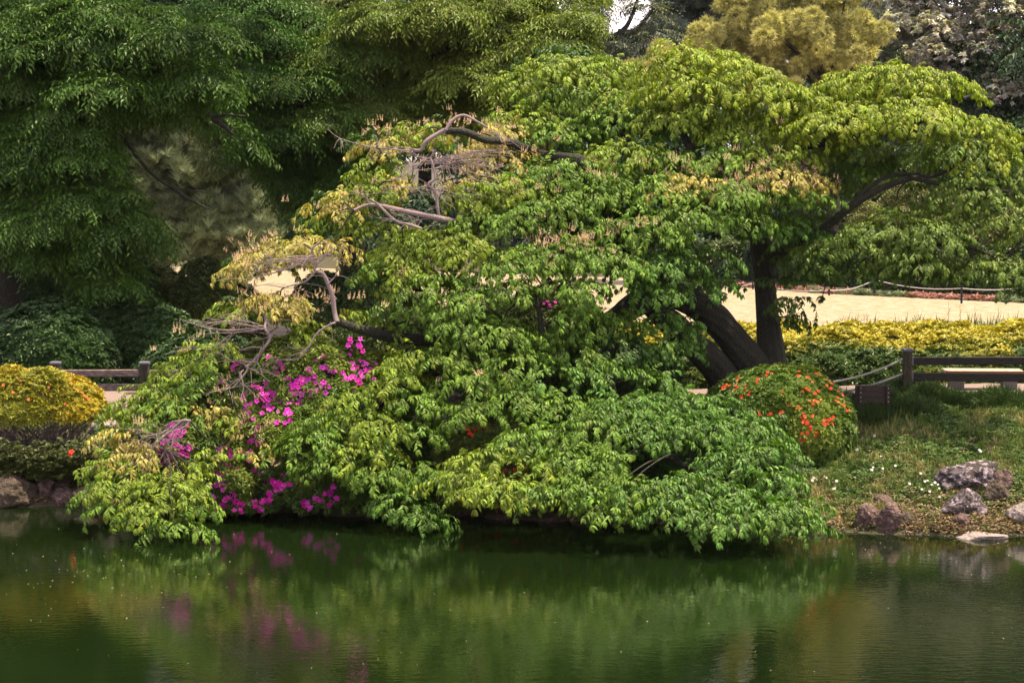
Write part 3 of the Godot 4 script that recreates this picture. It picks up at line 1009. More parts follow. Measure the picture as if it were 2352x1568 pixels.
# ---------------------------------------------------------------- the big trees on the left
func build_left_trees() -> void:
	var feather := [feather_spray(15, 0.62, 30, 0.125, 0.045), feather_spray(16, 0.55, 27, 0.135, 0.045), feather_spray(17, 0.7, 33, 0.12, 0.045)]
	var needle := [needle_tuft(18, 40, 0.26, 0.009, 1.4), needle_tuft(19, 40, 0.3, 0.009, 1.1)]
	# left tree
	var b := Vector3(at(12, 720, 41.5).x, 1.25, -41.5)
	var o := thing("spreading_tree", b, "large dark spreading tree with its trunk at the left edge and feathery tiers", "tree")
	limb(o, "trunk", [b + Vector3(-0.05, -0.2, 0), at(10, 640, 41.5), at(-2, 520, 41.3), at(-20, 300, 41.0), at(-30, 0, 41.0)], 0.36, 0.22, M.bark_dark, 14, 0.1)
	for q in [[[-10, 330, 41], [120, 270, 40], [260, 238, 39.5], [370, 222, 39], [440, 244, 39], [500, 280, 39], [535, 308, 39]], [[250, 240, 39.5], [275, 300, 39.4], [310, 355, 39.3], [350, 400, 39.2], [395, 430, 39.2], [470, 440, 39.2]], [[395, 430, 39.2], [430, 455, 39.2], [480, 480, 39.3]], [[490, 270, 39], [520, 264, 39], [570, 268, 39]]]:
		limb(o, "branch", poly(q), 0.15 if q.size() > 6 else 0.05, 0.03 if q.size() > 6 else 0.012, M.bark_dark, 8)
	var gap := [[400, 390, 120, 120], [510, 500, 80, 90], [320, 300, 50, 40], [8, 640, 34, 95]]
	var pl := []
	var tn := []
	var dark := Color(0.048, 0.115, 0.012)
	for q in [[108, 40, 110], [126, 100, 120], [20, 80, 90], [234, 85, 100], [306, 120, 100], [400, 165, 110], [450, 172, 80], [370, 205, 80], [245, 190, 100], [200, 236, 110], [60, 190, 100], [30, 275, 80], [162, 290, 80], [180, 345, 90], [155, 392, 80], [43, 372, 80], [90, 330, 80], [180, 452, 90], [252, 506, 90], [120, 500, 100], [54, 432, 90], [30, 520, 90], [234, 600, 60], [250, 640, 40], [150, 560, 90], [60, 580, 60], [300, 540, 60], [20, 20, 120], [200, 20, 120], [310, 40, 110], [420, 80, 110], [260, 440, 60], [40, 480, 80], [110, 260, 90], [300, 230, 60], [0, 150, 90], [20, 340, 80], [210, 560, 60], [330, 480, 50]]:
		var d := 38.6 + rng.randf_range(-0.6, 1.0)
		var k := d / F
		var n := int(q[2] * 2.0)
		var tone := rng.randf_range(0.85, 1.2)
		pad(pl, tn, at(q[0], q[1], d), q[2] * k * 0.85, q[2] * 0.25 * k, q[2] * k * 0.7, n, Color(dark.r * tone * 1.1, dark.g * tone, dark.b * tone), gap, 0.22, 0.85, 0.35)
	# depth behind the visible tiers, and the top above the picture
	crown(46, at(150, 300, 41.5), Vector3(2.6, 2.6, 1.4), Vector2(0.6, 1.0), 0.45, 90, dark, pl, tn, gap, 0.2, 1.0, 0.2)
	crown(12, at(120, -330, 40.5), Vector3(5.2, 2.4, 3.2), Vector2(0.9, 1.4), 0.45, 80, dark, pl, tn, gap, 0.2, 1.1, 0.2)
	split_many("foliage", feather, M.far_leaf, pl, tn, o)
	# middle tree, yellower, behind
	var b2 := Vector3(at(820, 700, 47.0).x, 1.4, -47.0)
	var o2 := thing("golden_green_tree", b2, "tall yellowish green tree filling the upper middle behind the leaning tree", "tree")
	limb(o2, "trunk", [b2 + Vector3(0, -0.2, 0), at(800, 500, 47), at(760, 300, 46.8), at(800, 100, 46.8), at(820, -150, 46.8)], 0.34, 0.15, M.bark_dark, 12, 0.1)
	for q in [[[790, 260, 46.5], [900, 180, 45.5], [1010, 120, 45], [1120, 60, 44.6], [1150, 30, 44.5]], [[900, 180, 45.4], [1000, 190, 45], [1120, 210, 44.6]], [[780, 330, 46], [700, 250, 45], [640, 180, 44.5]], [[1040, 25, 44.4], [1150, 65, 44.2], [1270, 100, 44.2]], [[1010, 40, 44.4], [1090, 95, 44.3], [1180, 130, 44.3]], [[770, 420, 46], [690, 400, 45], [640, 440, 44.8]]]:
		limb(o2, "branch", poly(q), 0.08, 0.02, M.bark_dark, 7)
	var pl2 := []
	var tn2 := []
	var gap2 := [[655, 560, 100, 70], [560, 470, 70, 90], [860, 285, 25, 14], [985, 205, 16, 8]]
	for q in [[1000, 25, 110], [700, 45, 120], [780, 115, 110], [880, 165, 110], [960, 65, 110], [850, 230, 110], [1000, 230, 100], [1080, 185, 100], [1200, 60, 110], [1270, 85, 90], [1310, 40, 70], [1150, 130, 100], [700, 180, 110], [760, 265, 100], [640, 105, 100], [900, 290, 90], [560, 60, 110], [560, 160, 90], [620, 230, 90], [700, 330, 90], [780, 360, 80], [640, 300, 80], [1230, 140, 90], [1290, 110, 50], [1090, 60, 110], [880, 30, 100], [600, 10, 110], [1160, 0, 110], [1310, -30, 70], [1290, 180, 60], [940, 130, 80], [1040, 290, 80], [720, 430, 80], [800, 450, 70], [640, 400, 70], [700, 500, 60], [520, 110, 80], [500, 20, 100], [830, 400, 70], [560, 250, 70], [600, 340, 60], [1130, 240, 90], [1200, 200, 80]]:
		var x: float = q[0]
		var d := 44.5 + rng.randf_range(-0.8, 1.2)
		var k := d / F
		var warm := smoothstep(600, 1000, x) * (1.0 - smoothstep(250, 420, q[1]))
		var c := Color(0.05, 0.12, 0.018).lerp(Color(0.135, 0.185, 0.025), warm)
		pad(pl2, tn2, at(x, q[1], d), q[2] * k * 0.85, q[2] * 0.26 * k, q[2] * k * 0.7, int(q[2] * 1.9), c, gap2, 0.2, 0.85, 0.35)
	crown(46, at(850, 150, 47.0), Vector3(3.6, 2.0, 1.2), Vector2(0.7, 1.1), 0.45, 80, Color(0.10, 0.13, 0.03), pl2, tn2, gap2, 0.2, 1.0, 0.2)
	crown(26, at(680, 320, 47.0), Vector3(1.6, 1.7, 1.0), Vector2(0.6, 0.9), 0.45, 70, Color(0.07, 0.11, 0.03), pl2, tn2, gap2, 0.2, 1.0, 0.2)
	crown(9, at(820, -330, 46.5), Vector3(4.6, 2.2, 3.0), Vector2(0.9, 1.4), 0.45, 70, Color(0.16, 0.17, 0.04), pl2, tn2, [], 0.2, 1.1, 0.2)
	split_many("foliage", feather, M.far_leaf, pl2, tn2, o2)
	# grey green pine seen through the gap
	var b3 := Vector3(at(480, 700, 58.0).x, 1.4, -58.0)
	var o3 := tree_on("grey_pine", "soft grey green pine seen through the gap between the two big trees", "tree", "", b3, 5.6, 0.2, M.bark_dark)
	var pl3 := []
	var tn3 := []
	for i in 75:
		var x := rng.randf_range(240, 590)
		var y := rng.randf_range(230, 610)
		var c := at(x, y, 57.5 + rng.randf_range(-1.0, 1.0))
		var k := rng.randf_range(0.6, 1.35)
		for j in 90:
			var d := Vector3(rng.randfn(), rng.randfn() * 0.6, rng.randfn()) * 0.32
			pl3.append(aim(c + d, Vector3(rng.randf() - 0.5, 0, rng.randf() - 0.5), Vector3(rng.randf_range(-0.6, 0.6), 1, rng.randf_range(-0.6, 0.6)), 0, rng.randf_range(0.8, 1.2)))
			tn3.append(Color(0.16 * k, 0.20 * k, 0.10 * k))
	split_many("needles", needle, M.needle, pl3, tn3, o3)

# ---------------------------------------------------------------- upright tree on the right
var sprays := []

func build_upright_tree() -> void:
	for i in 7: sprays.append(leafy_spray(100 + i, 0.35 if i < 6 else 0.8))
	var d0 := 34.4
	var foot := at(1780, 900, d0)
	foot.y = land(foot.x, foot.z)
	var o := thing("upright_tree", foot, "upright dark trunk with a broad bright green crown on the right bank", "tree")
	var trunk := [foot + Vector3(0.05, -0.2, 0), at(1776, 830, d0), at(1768, 760, d0), at(1757, 650, d0), at(1750, 580, d0 - 0.05), at(1738, 520, d0 - 0.1), at(1700, 478, d0 - 0.2), at(1640, 430, d0 - 0.3), at(1580, 330, d0 - 0.3), at(1540, 230, d0 - 0.2)]
	put("trunk", tube(moved(trunk, foot), [0.24, 0.21, 0.19, 0.165, 0.165, 0.14, 0.11, 0.09, 0.06, 0.03], 44, 0.14, 8), M.bark_dark, o)
	var limbs := [
		[[1752, 615, 0.0], [1785, 590, -0.1], [1825, 560, -0.2], [1890, 527, -0.4], [1960, 470, -0.6], [2030, 430, -0.7], [2100, 408, -0.7], [2165, 398, -0.7], [2260, 330, -0.9]],
		[[1745, 540, 0.0], [1770, 440, 0.2], [1830, 340, 0.2], [1900, 260, 0.0], [2000, 200, 0.0]],
		[[1960, 470, -0.6], [1985, 440, -0.6], [2040, 405, -0.6], [2110, 400, -0.6]],
		[[1890, 527, -0.4], [1980, 560, -0.9], [2080, 570, -1.3], [2200, 560, -1.5], [2310, 600, -1.6]],
		[[2100, 408, -0.7], [2200, 430, -1.1], [2320, 440, -1.4]],
		[[1830, 340, 0.2], [1900, 330, -0.3], [2010, 300, -0.8], [2120, 280, -1.0]]]
	var bones := dense(trunk)
	var rr := [0.11, 0.09, 0.045, 0.05, 0.045, 0.06]
	for i in limbs.size():
		var pts := []
		for q in limbs[i]: pts.append(at(q[0], q[1], d0 + q[2]))
		limb(o, "branch", pts, rr[i], 0.02, M.bark_dark, 9)
		bones.append_array(dense(pts))
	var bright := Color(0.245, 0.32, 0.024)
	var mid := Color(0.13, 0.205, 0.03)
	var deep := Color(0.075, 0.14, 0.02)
	var pads := [
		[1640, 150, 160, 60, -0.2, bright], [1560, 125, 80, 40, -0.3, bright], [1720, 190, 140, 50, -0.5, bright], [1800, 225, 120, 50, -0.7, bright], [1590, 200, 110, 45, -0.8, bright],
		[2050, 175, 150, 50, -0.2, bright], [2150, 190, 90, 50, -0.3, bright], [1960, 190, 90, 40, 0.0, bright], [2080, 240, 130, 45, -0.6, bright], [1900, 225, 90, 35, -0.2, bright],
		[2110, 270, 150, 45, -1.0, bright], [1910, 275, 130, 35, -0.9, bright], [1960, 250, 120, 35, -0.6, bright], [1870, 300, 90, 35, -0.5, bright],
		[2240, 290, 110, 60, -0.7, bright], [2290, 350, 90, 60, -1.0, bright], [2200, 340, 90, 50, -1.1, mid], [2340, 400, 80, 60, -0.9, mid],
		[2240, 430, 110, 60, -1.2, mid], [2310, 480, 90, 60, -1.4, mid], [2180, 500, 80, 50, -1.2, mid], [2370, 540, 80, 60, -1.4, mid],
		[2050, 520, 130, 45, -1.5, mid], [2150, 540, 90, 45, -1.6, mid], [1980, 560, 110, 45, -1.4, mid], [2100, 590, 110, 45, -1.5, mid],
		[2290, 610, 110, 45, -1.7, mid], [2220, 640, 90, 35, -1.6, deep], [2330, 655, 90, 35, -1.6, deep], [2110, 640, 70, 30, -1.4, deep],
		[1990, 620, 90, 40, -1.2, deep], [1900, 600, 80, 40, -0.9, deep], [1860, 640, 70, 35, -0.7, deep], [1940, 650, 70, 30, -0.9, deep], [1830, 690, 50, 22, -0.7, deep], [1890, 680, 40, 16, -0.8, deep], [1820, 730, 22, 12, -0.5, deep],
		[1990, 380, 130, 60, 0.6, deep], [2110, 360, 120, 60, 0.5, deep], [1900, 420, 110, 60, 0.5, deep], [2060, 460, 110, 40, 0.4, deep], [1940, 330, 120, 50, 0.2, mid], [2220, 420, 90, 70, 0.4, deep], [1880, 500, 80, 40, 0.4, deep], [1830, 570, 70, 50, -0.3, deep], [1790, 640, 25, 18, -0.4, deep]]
	var pl := []
	var tn := []
	var holes := [[2040, 445, 80, 24], [1950, 480, 50, 22], [2050, 660, 300, 18], [1940, 700, 90, 14], [1700, 640, 36, 40], [2150, 720, 200, 20]]
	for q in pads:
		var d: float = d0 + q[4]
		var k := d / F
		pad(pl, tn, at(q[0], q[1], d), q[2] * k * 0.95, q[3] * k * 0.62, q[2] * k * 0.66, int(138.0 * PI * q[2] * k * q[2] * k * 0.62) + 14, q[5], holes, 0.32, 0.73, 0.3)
		var c := at(q[0], q[1], d)
		auto_branch(o, nearest(bones, c), c, 0.022, M.bark_dark)
	leaves_of(o, pl, tn, 300)

# foliage of a tree: the sprays that stand nearest to the water are single parts, the rest one mass for each kind of spray
func leaves_of(o: Node3D, pl: Array, tn: Array, single: int) -> void:
	var order := []
	for i in pl.size(): order.append([pl[i].origin.z + rng.randf() * 1.5, i])
	order.sort_custom(func(a, b): return a[0] > b[0])
	var taken_ := {}
	var tones := {}
	for k in mini(single, order.size()):
		var i: int = order[k][1]
		taken_[i] = true
		var c: Color = tn[i]
		var key := "%d_%d" % [int(c.r * 40.0), int(c.g * 40.0)]
		if not tones.has(key):
			tones[key] = leaf_mat(0.46, Color(0.8, 0.85, 0.45), c.linear_to_srgb())
		var s := put("leaf_spray", sprays[i % sprays.size()], tones[key], o)
		var t: Transform3D = pl[i]
		t.origin -= o.position
		s.transform = t
	var rp := []
	var rt := []
	for i in pl.size():
		if not taken_.has(i):
			rp.append(pl[i])
			rt.append(tn[i])
	split_many("foliage", sprays, M.leaf, rp, rt, o)

# ---------------------------------------------------------------- the leaning tree over the water
func build_leaning_tree() -> void:
	var d0 := 34.3
	var foot := at(1765, 890, d0)
	foot.y = land(foot.x, foot.z)
	var o := thing("leaning_tree", foot, "old leaning tree with thick slanting trunks and a drooping crown down to the water", "tree")
	var trunk := [foot + Vector3(0.15, -0.25, 0), at(1735, 850, d0), at(1690, 790, d0), at(1640, 730, d0 - 0.1), at(1585, 690, d0 - 0.2), at(1520, 672, d0 - 0.4), at(1460, 700, d0 - 0.7), at(1390, 745, d0 - 1.0), at(1260, 785, d0 - 1.3), at(1060, 788, d0 - 1.7), at(910, 774, d0 - 2.1), at(850, 762, d0 - 2.4), at(800, 748, d0 - 2.6), at(770, 737, d0 - 2.8)]
	put("trunk", tube(moved(trunk, foot), [0.3, 0.26, 0.235, 0.225, 0.215, 0.2, 0.19, 0.16, 0.13, 0.10, 0.08, 0.075, 0.06, 0.05], 48, 0.16, 8), M.bark_dark, o)
	var foot2 := at(1700, 900, d0 - 0.15)
	foot2.y = land(foot2.x, foot2.z)
	var trunk2 := [foot2 + Vector3(0.05, -0.25, 0), at(1660, 862, d0 - 0.15), at(1600, 800, d0 - 0.2), at(1545, 745, d0 - 0.3), at(1490, 690, d0 - 0.5), at(1440, 600, d0 - 0.8), at(1400, 480, d0 - 1.0), at(1350, 380, d0 - 1.1), at(1250, 356, d0 - 0.3), at(1167, 326, d0 - 0.7), at(1113, 320, d0 - 1.2), at(1066, 302, d0 - 1.4), at(1023, 301, d0 - 1.4)]
	put("second_trunk", tube(moved(trunk2, foot), [0.28, 0.23, 0.21, 0.2, 0.17, 0.15, 0.12, 0.1, 0.07, 0.06, 0.055, 0.05, 0.045], 48, 0.16, 8), M.bark_dark, o)
	var bones := dense(trunk)
	bones.append_array(dense(trunk2))
	# hidden limbs that carry the crown
	for q in [
		[[1440, 600, -0.8], [1300, 520, -1.5], [1160, 505, -1.8], [1060, 508, -1.8], [1012, 503, -1.8]],
		[[1490, 690, -0.5], [1560, 560, -1.0], [1660, 440, -1.2], [1780, 380, -1.2]],
		[[1390, 745, -1.0], [1400, 850, -2.4], [1420, 950, -3.2], [1500, 1030, -3.9], [1620, 1090, -4.2], [1780, 1160, -4.4]],
		[[1260, 785, -1.3], [1240, 880, -2.6], [1200, 980, -3.4], [1150, 1070, -3.9]],
		[[1060, 788, -1.7], [960, 860, -2.6], [860, 940, -3.0], [760, 1020, -3.3]],
		[[1060, 788, -1.7], [1000, 700, -2.0], [940, 650, -2.1]],
		[[1400, 480, -1.0], [1450, 380, -0.3], [1420, 290, 0.4], [1330, 210, 1.2]]]:
		var pts := []
		for p in q: pts.append(at(p[0], p[1], d0 + p[2]))
		limb(o, "limb", pts, 0.085, 0.025, M.bark_dark, 9)
		bones.append_array(dense(pts))
	# bare twisted branches seen in front of the leaves
	var pale := [
		[[[1023, 301], [1005, 310], [979, 328], [965, 342], [943, 346], [954, 356], [972, 365], [990, 360], [1000, 345]], -1.85, 0.045, 0.02],
		[[[1026, 297], [1040, 274], [1066, 266], [1098, 276], [1120, 290]], -1.8, 0.032, 0.018],
		[[[990, 362], [994, 389], [1001, 407], [987, 425], [1001, 440], [1005, 479], [1010, 503]], -2.05, 0.025, 0.034],
		[[[994, 389], [1026, 376], [1059, 367], [1113, 371], [1156, 381]], -2.05, 0.018, 0.005],
		[[[1026, 376], [1070, 350], [1120, 345], [1180, 352]], -2.0, 0.012, 0.004],
		[[[1059, 367], [1090, 390], [1110, 420]], -2.05, 0.010, 0.004],
		[[[943, 346], [897, 342], [835, 335], [781, 320], [753, 299]], -1.9, 0.014, 0.004],
		[[[965, 375], [930, 400], [900, 415]], -2.05, 0.010, 0.004],
		[[[987, 425], [970, 428], [958, 432]], -2.05, 0.018, 0.012],
		[[[1090, 520], [1050, 512], [1012, 503], [954, 493], [897, 479], [853, 472], [830, 478], [812, 486]], -2.25, 0.062, 0.03],
		[[[846, 457], [871, 472], [907, 504], [940, 518], [969, 527]], -2.35, 0.022, 0.03],
		[[[1012, 503], [970, 500], [930, 510]], -2.3, 0.012, 0.005],
		[[[773, 737], [767, 719], [760, 675], [752, 650], [742, 627], [724, 621], [725, 603], [718, 589], [720, 571], [735, 555]], -2.85, 0.048, 0.018],
		[[[752, 650], [764, 640], [772, 630], [776, 600], [790, 560]], -2.85, 0.016, 0.006],
		[[[724, 621], [708, 640], [691, 650], [666, 654], [652, 663]], -2.85, 0.020, 0.008],
		[[[720, 580], [713, 583], [684, 604], [650, 620], [612, 629], [560, 640]], -2.95, 0.011, 0.004],
		[[[720, 585], [690, 596], [640, 603], [590, 622]], -2.95, 0.009, 0.003],
		[[[770, 740], [760, 747], [724, 769], [706, 805], [680, 823], [644, 824]], -2.95, 0.026, 0.007],
		[[[608, 720], [607, 740], [608, 755], [619, 773], [605, 798], [583, 823], [562, 841]], -3.15, 0.024, 0.03],
		[[[608, 755], [562, 755], [518, 758], [479, 755], [440, 745], [414, 733]], -3.15, 0.020, 0.004],
		[[[601, 756], [560, 764], [533, 769], [497, 791], [472, 799]], -3.15, 0.014, 0.005],
		[[[533, 769], [520, 790], [505, 812]], -3.15, 0.008, 0.003],
		[[[565, 757], [561, 735], [556, 722]], -3.15, 0.009, 0.004],
		[[[569, 852], [547, 874], [535, 890], [522, 895]], -3.4, 0.018, 0.008],
		[[[600, 800], [592, 830], [575, 850]], -3.2, 0.012, 0.01],
		[[[439, 967], [418, 968], [396, 982], [367, 1014], [345, 1036], [324, 1054]], -4.0, 0.030, 0.008],
		[[[420, 970], [405, 985], [390, 1010], [380, 1030]], -4.0, 0.016, 0.005],
		[[[367, 1014], [350, 1020], [330, 1040]], -4.0, 0.010, 0.004],
		[[[390, 985], [360, 995], [320, 1000]], -4.0, 0.009, 0.003],
		[[[850, 470], [846, 457], [838, 448]], -2.35, 0.02, 0.015]]
	for q in pale:
		var pts := []
		for p in q[0]: pts.append(at(p[0] + rng.randf_range(-3, 3), p[1] + rng.randf_range(-3, 3), d0 + q[1] + rng.randf_range(-0.03, 0.03) + (1.0 if p[0] == 1090 else (0.5 if p[0] == 1050 else 0.0))))
		limb(o, "bare_branch", pts, q[2] * 0.8, q[3] * 0.75, M.bark_pale, 9, 0.4)
		bones.append_array(dense(pts))
		# fine twigs
		if q[2] < 0.03:
			for k in 7:
				var a: Vector3 = pts[1 + rng.randi() % (pts.size() - 1)]
				var e := a + Vector3(rng.randf_range(-0.55, 0.55), rng.randf_range(-0.22, 0.12), rng.randf_range(0.0, 0.25))
				limb(o, "twig", [a, a.lerp(e, 0.5) + Vector3(0, 0.03, 0), e], 0.005, 0.002, M.bark_pale, 5, 0.0)
	for q in [[985, 372, -2.0, 1040, 1175, 340, 400, 22], [1030, 376, -2.0, 1060, 1150, 380, 430, 10], [975, 360, -1.95, 880, 950, 380, 430, 10], [1000, 430, -2.05, 1030, 1120, 440, 500, 9], [950, 347, -1.9, 840, 930, 325, 365, 7], [900, 482, -2.3, 930, 1040, 495, 515, 8], [720, 590, -2.95, 560, 680, 600, 650, 16], [725, 605, -2.9, 740, 800, 540, 640, 9], [608, 750, -3.15, 430, 560, 735, 780, 12], [700, 800, -2.95, 640, 720, 790, 850, 8], [430, 968, -4.0, 310, 400, 985, 1060, 18], [560, 850, -3.35, 510, 570, 870, 930, 8], [1120, 300, -1.8, 1140, 1200, 310, 350, 8]]:
		for k in (q[7] + 1) / 2:
			var a := at(q[0] + rng.randf_range(-14, 14), q[1] + rng.randf_range(-6, 6), d0 + q[2])
			var ex := rng.randf_range(q[3], q[4])
			var ey := rng.randf_range(q[5], q[6])
			var e := at(ex, ey, d0 + q[2] + rng.randf_range(-0.35, 0.25))
			var s := e - a
			var m1 := a + s * 0.3 + Vector3(rng.randf_range(-0.04, 0.04), rng.randf_range(-0.06, 0.08), 0)
			var m2 := a + s * 0.65 + Vector3(rng.randf_range(-0.05, 0.05), rng.randf_range(-0.06, 0.08), 0)
			limb(o, "twig", [m2, m2 + Vector3(s.x * 0.15, rng.randf_range(0.03, 0.1), 0.02), m2 + Vector3(s.x * 0.3, rng.randf_range(-0.03, 0.12), 0.05)], 0.004, 0.002, M.bark_pale, 5, 0.0)
			limb(o, "twig", [a, m1, m2, e, e + Vector3(s.x * 0.12, -0.05, 0.03)], 0.007, 0.0022, M.bark_pale, 5, 0.0)
	for q in [[[[1243, 760], [1240, 720], [1235, 692], [1245, 655]], -2.5, 0.042, 0.03], [[[1237, 706], [1205, 690], [1175, 705], [1160, 722], [1150, 740]], -2.5, 0.026, 0.01], [[[1205, 690], [1195, 676]], -2.5, 0.014, 0.008], [[[580, 805], [551, 809], [522, 834], [493, 859]], -2.6, 0.026, 0.016], [[[1870, 1030], [1780, 1010]], -4.0, 0.01, 0.004], [[[560, 841], [500, 900], [450, 955], [438, 967]], -2.9, 0.03, 0.03]]:
		var pts := []
		for p in q[0]: pts.append(at(p[0], p[1], d0 + q[1]))
		if pts.size() == 2: continue
		limb(o, "dark_branch", pts, q[2], q[3], M.bark_dark, 9)
		bones.append_array(dense(pts))
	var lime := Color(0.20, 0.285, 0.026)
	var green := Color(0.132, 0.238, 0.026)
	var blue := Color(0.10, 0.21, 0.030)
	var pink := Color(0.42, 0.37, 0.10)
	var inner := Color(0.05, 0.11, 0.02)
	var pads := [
		# top
		[1290, 160, 150, 55, 0.9, lime], [1200, 190, 80, 40, 0.8, lime], [1390, 150, 90, 45, 1.0, lime], [1330, 215, 120, 45, 0.6, green], [1460, 190, 70, 40, 0.9, lime],
		[1420, 225, 110, 45, 0.3, lime], [1390, 270, 100, 45, 0.0, green], [1620, 240, 140, 45, -0.1, lime], [1540, 270, 110, 45, -0.3, lime], [1710, 290, 110, 50, -0.4, lime],
		[1210, 270, 110, 40, 0.3, lime], [1150, 300, 90, 35, 0.1, pink], [1290, 300, 100, 40, 0.0, green],
		# upper left, sunlit, with blossom
		[1060, 300, 120, 35, -0.4, pink], [960, 305, 80, 35, -0.6, lime], [880, 330, 60, 35, -0.8, pink], [1130, 350, 100, 40, -0.5, pink], [870, 385, 60, 40, -1.0, lime], [1050, 400, 100, 45, -0.9, pink],
		[940, 420, 70, 35, -1.2, pink], [850, 440, 80, 35, -1.4, lime], [770, 470, 60, 35, -1.6, pink], [760, 500, 50, 30, -1.6, lime], [890, 520, 90, 40, -1.5, lime],
		# upper middle
		[1430, 350, 120, 40, -0.9, lime], [1330, 390, 130, 50, -1.1, green], [1520, 370, 110, 40, -0.9, green], [1240, 400, 110, 45, -0.9, green], [1640, 360, 110, 45, -0.8, green],
		[1760, 350, 110, 45, -0.7, lime], [1790, 400, 110, 45, -1.0, pink], [1680, 430, 130, 45, -1.3, green], [1590, 420, 110, 40, -1.3, pink], [1840, 450, 80, 45, -1.0, green], [1480, 430, 120, 45, -1.4, green],
		[1160, 430, 120, 45, -1.4, lime], [1080, 455, 90, 40, -1.6, lime], [1360, 455, 120, 50, -1.6, green], [1260, 480, 120, 45, -1.8, green], [1150, 510, 110, 45, -1.9, green],
		[1580, 490, 110, 45, -1.7, green], [1530, 520, 60, 40, -2.0, green], [1700, 490, 100, 40, -1.2, green], [1800, 520, 80, 40, -0.9, blue], [1450, 520, 110, 45, -1.9, green],
		# centre
		[1020, 545, 120, 40, -2.0, lime], [920, 575, 80, 40, -2.0, lime], [1100, 580, 110, 45, -2.2, lime], [1290, 580, 140, 50, -2.3, green], [1200, 600, 120, 45, -2.4, green], [1400, 590, 120, 45, -2.2, green],
		[1520, 600, 110, 50, -1.9, blue], [1600, 580, 80, 45, -1.6, blue], [1580, 650, 70, 40, -1.6, blue], [1480, 660, 90, 40, -2.0, blue], [940, 620, 90, 40, -2.2, lime], [870, 620, 60, 40, -2.1, green],
		[1010, 650, 110, 45, -2.4, green], [960, 690, 80, 40, -2.4, green], [1080, 690, 110, 45, -2.6, green], [1180, 660, 90, 40, -2.6, green], [1330, 660, 110, 45, -2.6, green], [1050, 735, 90, 40, -2.7, green],
		[1300, 710, 90, 40, -2.5, green], [1410, 728, 70, 30, -1.9, green], [1340, 745, 70, 30, -2.3, green], [1140, 760, 110, 40, -2.8, green], [1530, 740, 70, 50, -1.6, blue], [1570, 790, 50, 40, -1.5, blue], [1590, 740, 36, 30, -1.4, blue], [1510, 800, 70, 45, -1.9, blue], [1640, 640, 40, 40, -1.5, blue], [1400, 790, 100, 50, -2.2, inner], [1300, 800, 110, 45, -2.6, green],
		# left arm
		[690, 560, 90, 35, -2.1, pink], [620, 590, 90, 35, -2.3, pink], [570, 620, 60, 30, -2.4, pink], [760, 570, 60, 40, -2.2, pink], [640, 690, 110, 35, -2.5, pink], [560, 710, 70, 35, -2.6, lime], [720, 710, 80, 35, -2.4, pink],
		[530, 750, 60, 35, -2.7, lime], [800, 720, 60, 30, -2.2, lime], [640, 750, 100, 35, -2.4, lime], [850, 750, 70, 25, -2.1, lime],
		[490, 800, 90, 40, -2.8, lime], [420, 840, 70, 35, -2.9, lime], [480, 860, 80, 35, -3.0, green], [360, 900, 80, 35, -3.1, lime], [420, 900, 80, 40, -3.1, green], [310, 940, 70, 35, -3.2, lime], [380, 950, 90, 40, -3.3, green],
		[300, 1000, 70, 40, -3.4, pink], [470, 950, 70, 40, -3.2, pink], [540, 960, 60, 40, -3.2, lime], [560, 1010, 60, 40, -3.3, pink], [260, 1060, 70, 40, -3.5, lime], [340, 1050, 90, 40, -3.6, pink], [420, 1080, 80, 40, -3.7, lime],
		[290, 1110, 90, 45, -3.7, lime], [390, 1130, 100, 45, -3.9, lime], [470, 1110, 60, 40, -3.8, lime], [340, 1165, 90, 35, -4.0, lime], [240, 1120, 50, 40, -3.7, green], [400, 1205, 65, 25, -4.3, green], [450, 1160, 50, 30, -4.0, green], [260, 1165, 50, 25, -3.9, green],
		[590, 1060, 50, 40, -3.4, green], [500, 1050, 60, 35, -3.4, lime], [640, 960, 40, 30, -3.2, lime],
		# middle lower left
		[960, 820, 100, 35, -2.9, lime], [880, 860, 100, 35, -3.1, lime], [1050, 810, 90, 35, -2.9, green], [810, 900, 100, 35, -3.2, lime], [920, 910, 100, 40, -3.3, green], [860, 970, 110, 40, -3.5, lime], [760, 960, 80, 40, -3.4, green],
		[720, 1010, 90, 40, -3.6, green], [830, 1030, 100, 40, -3.7, lime], [940, 990, 90, 40, -3.6, green], [760, 1070, 80, 40, -3.8, green], [690, 1060, 50, 40, -3.6, green], [860, 1090, 90, 45, -3.9, green], [940, 1080, 80, 45, -3.9, green], [920, 1150, 80, 40, -4.1, blue], [960, 1190, 70, 25, -4.2, blue],
		[1000, 1100, 60, 40, -3.9, green],
		# centre lower
		[1180, 830, 110, 40, -3.0, green], [1080, 870, 100, 40, -3.2, green], [1280, 860, 110, 40, -3.0, blue], [1190, 910, 110, 40, -3.4, green], [1380, 850, 100, 40, -2.8, blue], [1080, 940, 90, 40, -3.5, green], [1300, 930, 110, 40, -3.5, green],
		[1480, 870, 90, 35, -2.6, blue], [1440, 930, 130, 40, -3.5, blue], [1560, 920, 100, 40, -3.2, blue], [1640, 930, 80, 40, -3.2, blue], [1360, 980, 120, 45, -3.9, green], [1240, 1000, 120, 45, -3.9, green], [1490, 990, 110, 45, -3.9, blue],
		[1600, 985, 110, 45, -3.8, blue], [1700, 980, 90, 40, -3.6, blue], [1120, 1050, 100, 40, -4.0, lime], [1210, 1070, 110, 40, -4.1, lime], [1080, 1100, 80, 40, -4.1, lime], [1310, 1060, 110, 45, -4.2, green], [1170, 1120, 110, 40, -4.3, lime], [1410, 1060, 100, 45, -4.2, green],
